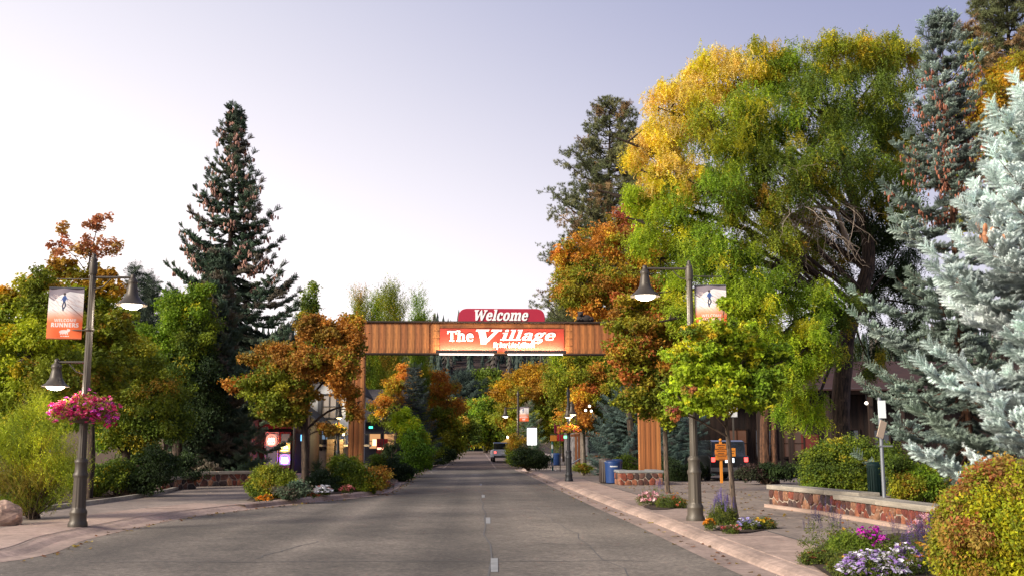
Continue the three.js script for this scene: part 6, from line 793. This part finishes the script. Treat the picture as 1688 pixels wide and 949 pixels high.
// ---------- flowers ----------
{
  const g = (px, py, h = 0.13) => gnd(px, py, h), LV = [[0.12, 0.17, 0.015, 3], [0.18, 0.2, 0.02, 2], [0.09, 0.12, 0.02, 2]], PU = [[0.20, 0.14, 0.42, 2], [0.13, 0.10, 0.30, 2]];
  flowerClump('petunia_clump', 'pink petunias at the foot of the orange and olive maple', g(1072, 832), 0.75, 0.36, 0.6, LV, [[0.75, 0.42, 0.45, 4], [0.70, 0.25, 0.32, 2], [0.8, 0.65, 0.6, 1]], 90);
  flowerClump('green_clump', 'leafy green flower clump right of the pink petunias', g(1108, 836), 0.8, 0.34, 0.6, LV, [[0.6, 0.3, 0.03, 1], [0.5, 0.12, 0.05, 1]], 24, { leafy: 9 });
  flowerClump('lavender_clump', 'thin purple spikes behind the pink petunias', g(1086, 822), 0.4, 0.5, 0.3, LV, PU, 12, { spike: 1 });
  flowerClump('salvia_clump', 'purple-spiked green clump left of the leaning maple trunk', g(1192, 864), 0.55, 0.52, 0.5, LV, PU, 40, { spike: 1, leafy: 6 });
  flowerClump('marigold_clump', 'orange marigold spike at the left end of the maple bed', g(1171, 873), 0.22, 0.24, 0.2, LV, [[0.65, 0.25, 0.02, 1]], 22);
  flowerClump('pansy_clump', 'lilac and white pansies right of the leaning maple trunk', g(1232, 872), 0.45, 0.18, 0.35, LV, [[0.42, 0.36, 0.72, 3], [0.7, 0.66, 0.78, 2]], 40);
  flowerClump('marigold_clump', 'orange and yellow low flowers at the right end of the maple bed', g(1258, 870), 0.5, 0.2, 0.35, LV, [[0.68, 0.28, 0.02, 3], [0.6, 0.4, 0.03, 1]], 24, { leafy: 5 });
  flowerClump('pansy_clump', 'small red and pink flowers before the leaning maple trunk', g(1205, 878), 0.3, 0.14, 0.25, LV, [[0.6, 0.1, 0.12, 2], [0.72, 0.4, 0.4, 2]], 22);
  // the near bed
  flowerClump('lavender_clump', 'dark blue lavender spikes at the left end of the near flower bed', g(1362, 912), 0.75, 0.62, 0.6, LV, [[0.11, 0.09, 0.19, 2], [0.15, 0.12, 0.23, 1]], 24, { spike: 1, leafy: 3 });
  flowerClump('green_clump', 'rounded bright green plant among the near flowers', g(1400, 925), 0.62, 0.44, 0.5, [[0.16, 0.24, 0.015, 3], [0.22, 0.28, 0.02, 2]], [[0.2, 0.26, 0.02, 1]], 10, { leafy: 46 });
  flowerClump('petunia_clump', 'magenta petunias behind the white ones in the near bed', g(1437, 915), 0.55, 0.42, 0.45, LV, [[0.55, 0.03, 0.42, 4], [0.45, 0.02, 0.45, 2], [0.65, 0.1, 0.5, 1]], 90, { bloomSize: 0.9 });
  flowerClump('petunia_clump', 'white and violet petunias at the front of the near bed', g(1436, 958), 0.85, 0.34, 0.55, LV, [[0.78, 0.74, 0.80, 4], [0.42, 0.25, 0.60, 2], [0.6, 0.5, 0.72, 2]], 230, { bloomSize: 0.85 });
  flowerClump('petunia_clump', 'purple and white petunias beside the near sage plants', g(1492, 945), 0.5, 0.36, 0.45, LV, [[0.35, 0.2, 0.52, 3], [0.75, 0.7, 0.78, 2]], 80, { bloomSize: 0.8 });
  flowerClump('salvia_clump', 'dark violet sage spikes before the yellow-green foreground bush', g(1535, 935), 0.8, 0.46, 0.6, LV, [[0.10, 0.06, 0.18, 3], [0.14, 0.09, 0.23, 2]], 60, { spike: 1, leafy: 2.2 });
  flowerClump('salvia_clump', 'faded violet spikes under the end of the stone wall', g(1500, 912), 0.8, 0.38, 0.4, LV, [[0.18, 0.11, 0.22, 3], [0.25, 0.18, 0.26, 2]], 26, { spike: 1, leafy: 3 });
  flowerClump('zinnia_clump', 'orange zinnias among violet sage in the near bed', g(1520, 950), 0.4, 0.4, 0.3, LV, [[0.7, 0.28, 0.04, 3], [0.7, 0.4, 0.12, 1]], 10, { bloomSize: 0.9 });
  flowerClump('zinnia_clump', 'pale pink flowers below the stone wall cap', g(1525, 895), 0.6, 0.5, 0.3, LV, [[0.75, 0.42, 0.48, 3], [0.6, 0.2, 0.1, 1]], 18, { bloomSize: 1.3 });
  flowerClump('green_clump', 'low trailing leaves at the front left of the near bed', g(1352, 928), 0.6, 0.16, 0.4, LV, [[0.4, 0.1, 0.05, 1]], 10, { leafy: 14 });
  for (const [px, py, w, lb] of [[1392, 905, 0.5, 'small weedy tuft behind the round green plant in the near bed'], [1470, 925, 0.6, 'leafy tuft between the magenta and violet flowers'], [1405, 945, 0.6, 'low leaves at the front of the round green plant']]) flowerClump('green_clump', lb, g(px, py), w, 0.3, 0.4, LV, [[0.5, 0.3, 0.05, 1]], 8, { leafy: 22 });
  // the corner bed on the left
  const h = 0.17; flowerClump('petunia_clump', 'white petunias in the left corner bed', g(531, 815, h), 0.5, 0.26, 0.4, LV, [[0.85, 0.84, 0.84, 4], [0.7, 0.4, 0.35, 1]], 60, { bloomSize: 1.5 });
  flowerClump('marigold_clump', 'orange marigolds at the left tip of the corner bed', g(436, 826, h), 0.5, 0.18, 0.3, LV, [[0.75, 0.30, 0.02, 3], [0.6, 0.2, 0.02, 1]], 34, { bloomSize: 1.4 });
  flowerClump('petunia_clump', 'pink petunias right of the white ones in the corner bed', g(572, 812, h), 0.4, 0.24, 0.3, LV, [[0.65, 0.22, 0.2, 3]], 26, { bloomSize: 1.4 });
  flowerClump('zinnia_clump', 'red and orange low flowers under the white petunias', g(512, 820, h), 0.5, 0.16, 0.3, LV, [[0.5, 0.12, 0.06, 2], [0.6, 0.3, 0.08, 1]], 26, { bloomSize: 1.2 });
  flowerClump('zinnia_clump', 'dusky pink flowers at the right end of the corner bed', g(632, 806, h), 0.7, 0.3, 0.4, LV, [[0.42, 0.12, 0.14, 2], [0.5, 0.25, 0.2, 1]], 40, { bloomSize: 1.3 });
}
{ // fallen leaves and weeds along the edges
  const r = rng(91), list = []; const drop = (x, z, y) => { const c = pick([[0.35, 0.22, 0.02, 2], [0.28, 0.10, 0.02, 2], [0.18, 0.11, 0.05, 2], [0.45, 0.34, 0.03, 1]], r); list.push({ p: V(x, y + 0.008, z), q: new THREE.Quaternion().setFromEuler(new THREE.Euler(gauss(r) * 0.25, r() * 6.28, gauss(r) * 0.25)), s: 0.7 + 0.6 * r(), c }); };
  for (let i = 0; i < 200; i++) { const p = rightEdge[Math.floor(r() * rightEdge.length)]; drop(p[0] + 0.15 + Math.abs(gauss(r)) * 0.3 - (r() < 0.25 ? 0.6 * r() : 0), p[1], 0.006); } for (let i = 0; i < 500; i++) { const p = leftEdge[Math.floor(r() * leftEdge.length)]; drop(p[0] + 0.1 + gauss(r) * 0.25, p[1] + 0.1 * gauss(r), 0.006); } for (let i = 0; i < 500; i++) drop(5.6 + r() * 4.5, -13 - r() * 32, 0.118);
  const pos = [], col = []; leaf(pos, col, V(0, 0, 0), V(0, 0, 1), V(0, 1, 0), 0.07, 0.055, 1, true); const m = scatter('fallen_leaves', [tris(pos, col)], foliageMat, list, scene); mark(m, 'scattered fallen leaves along the gutters and right pavement', 'leaves');
}
renderer.render(scene, camera);
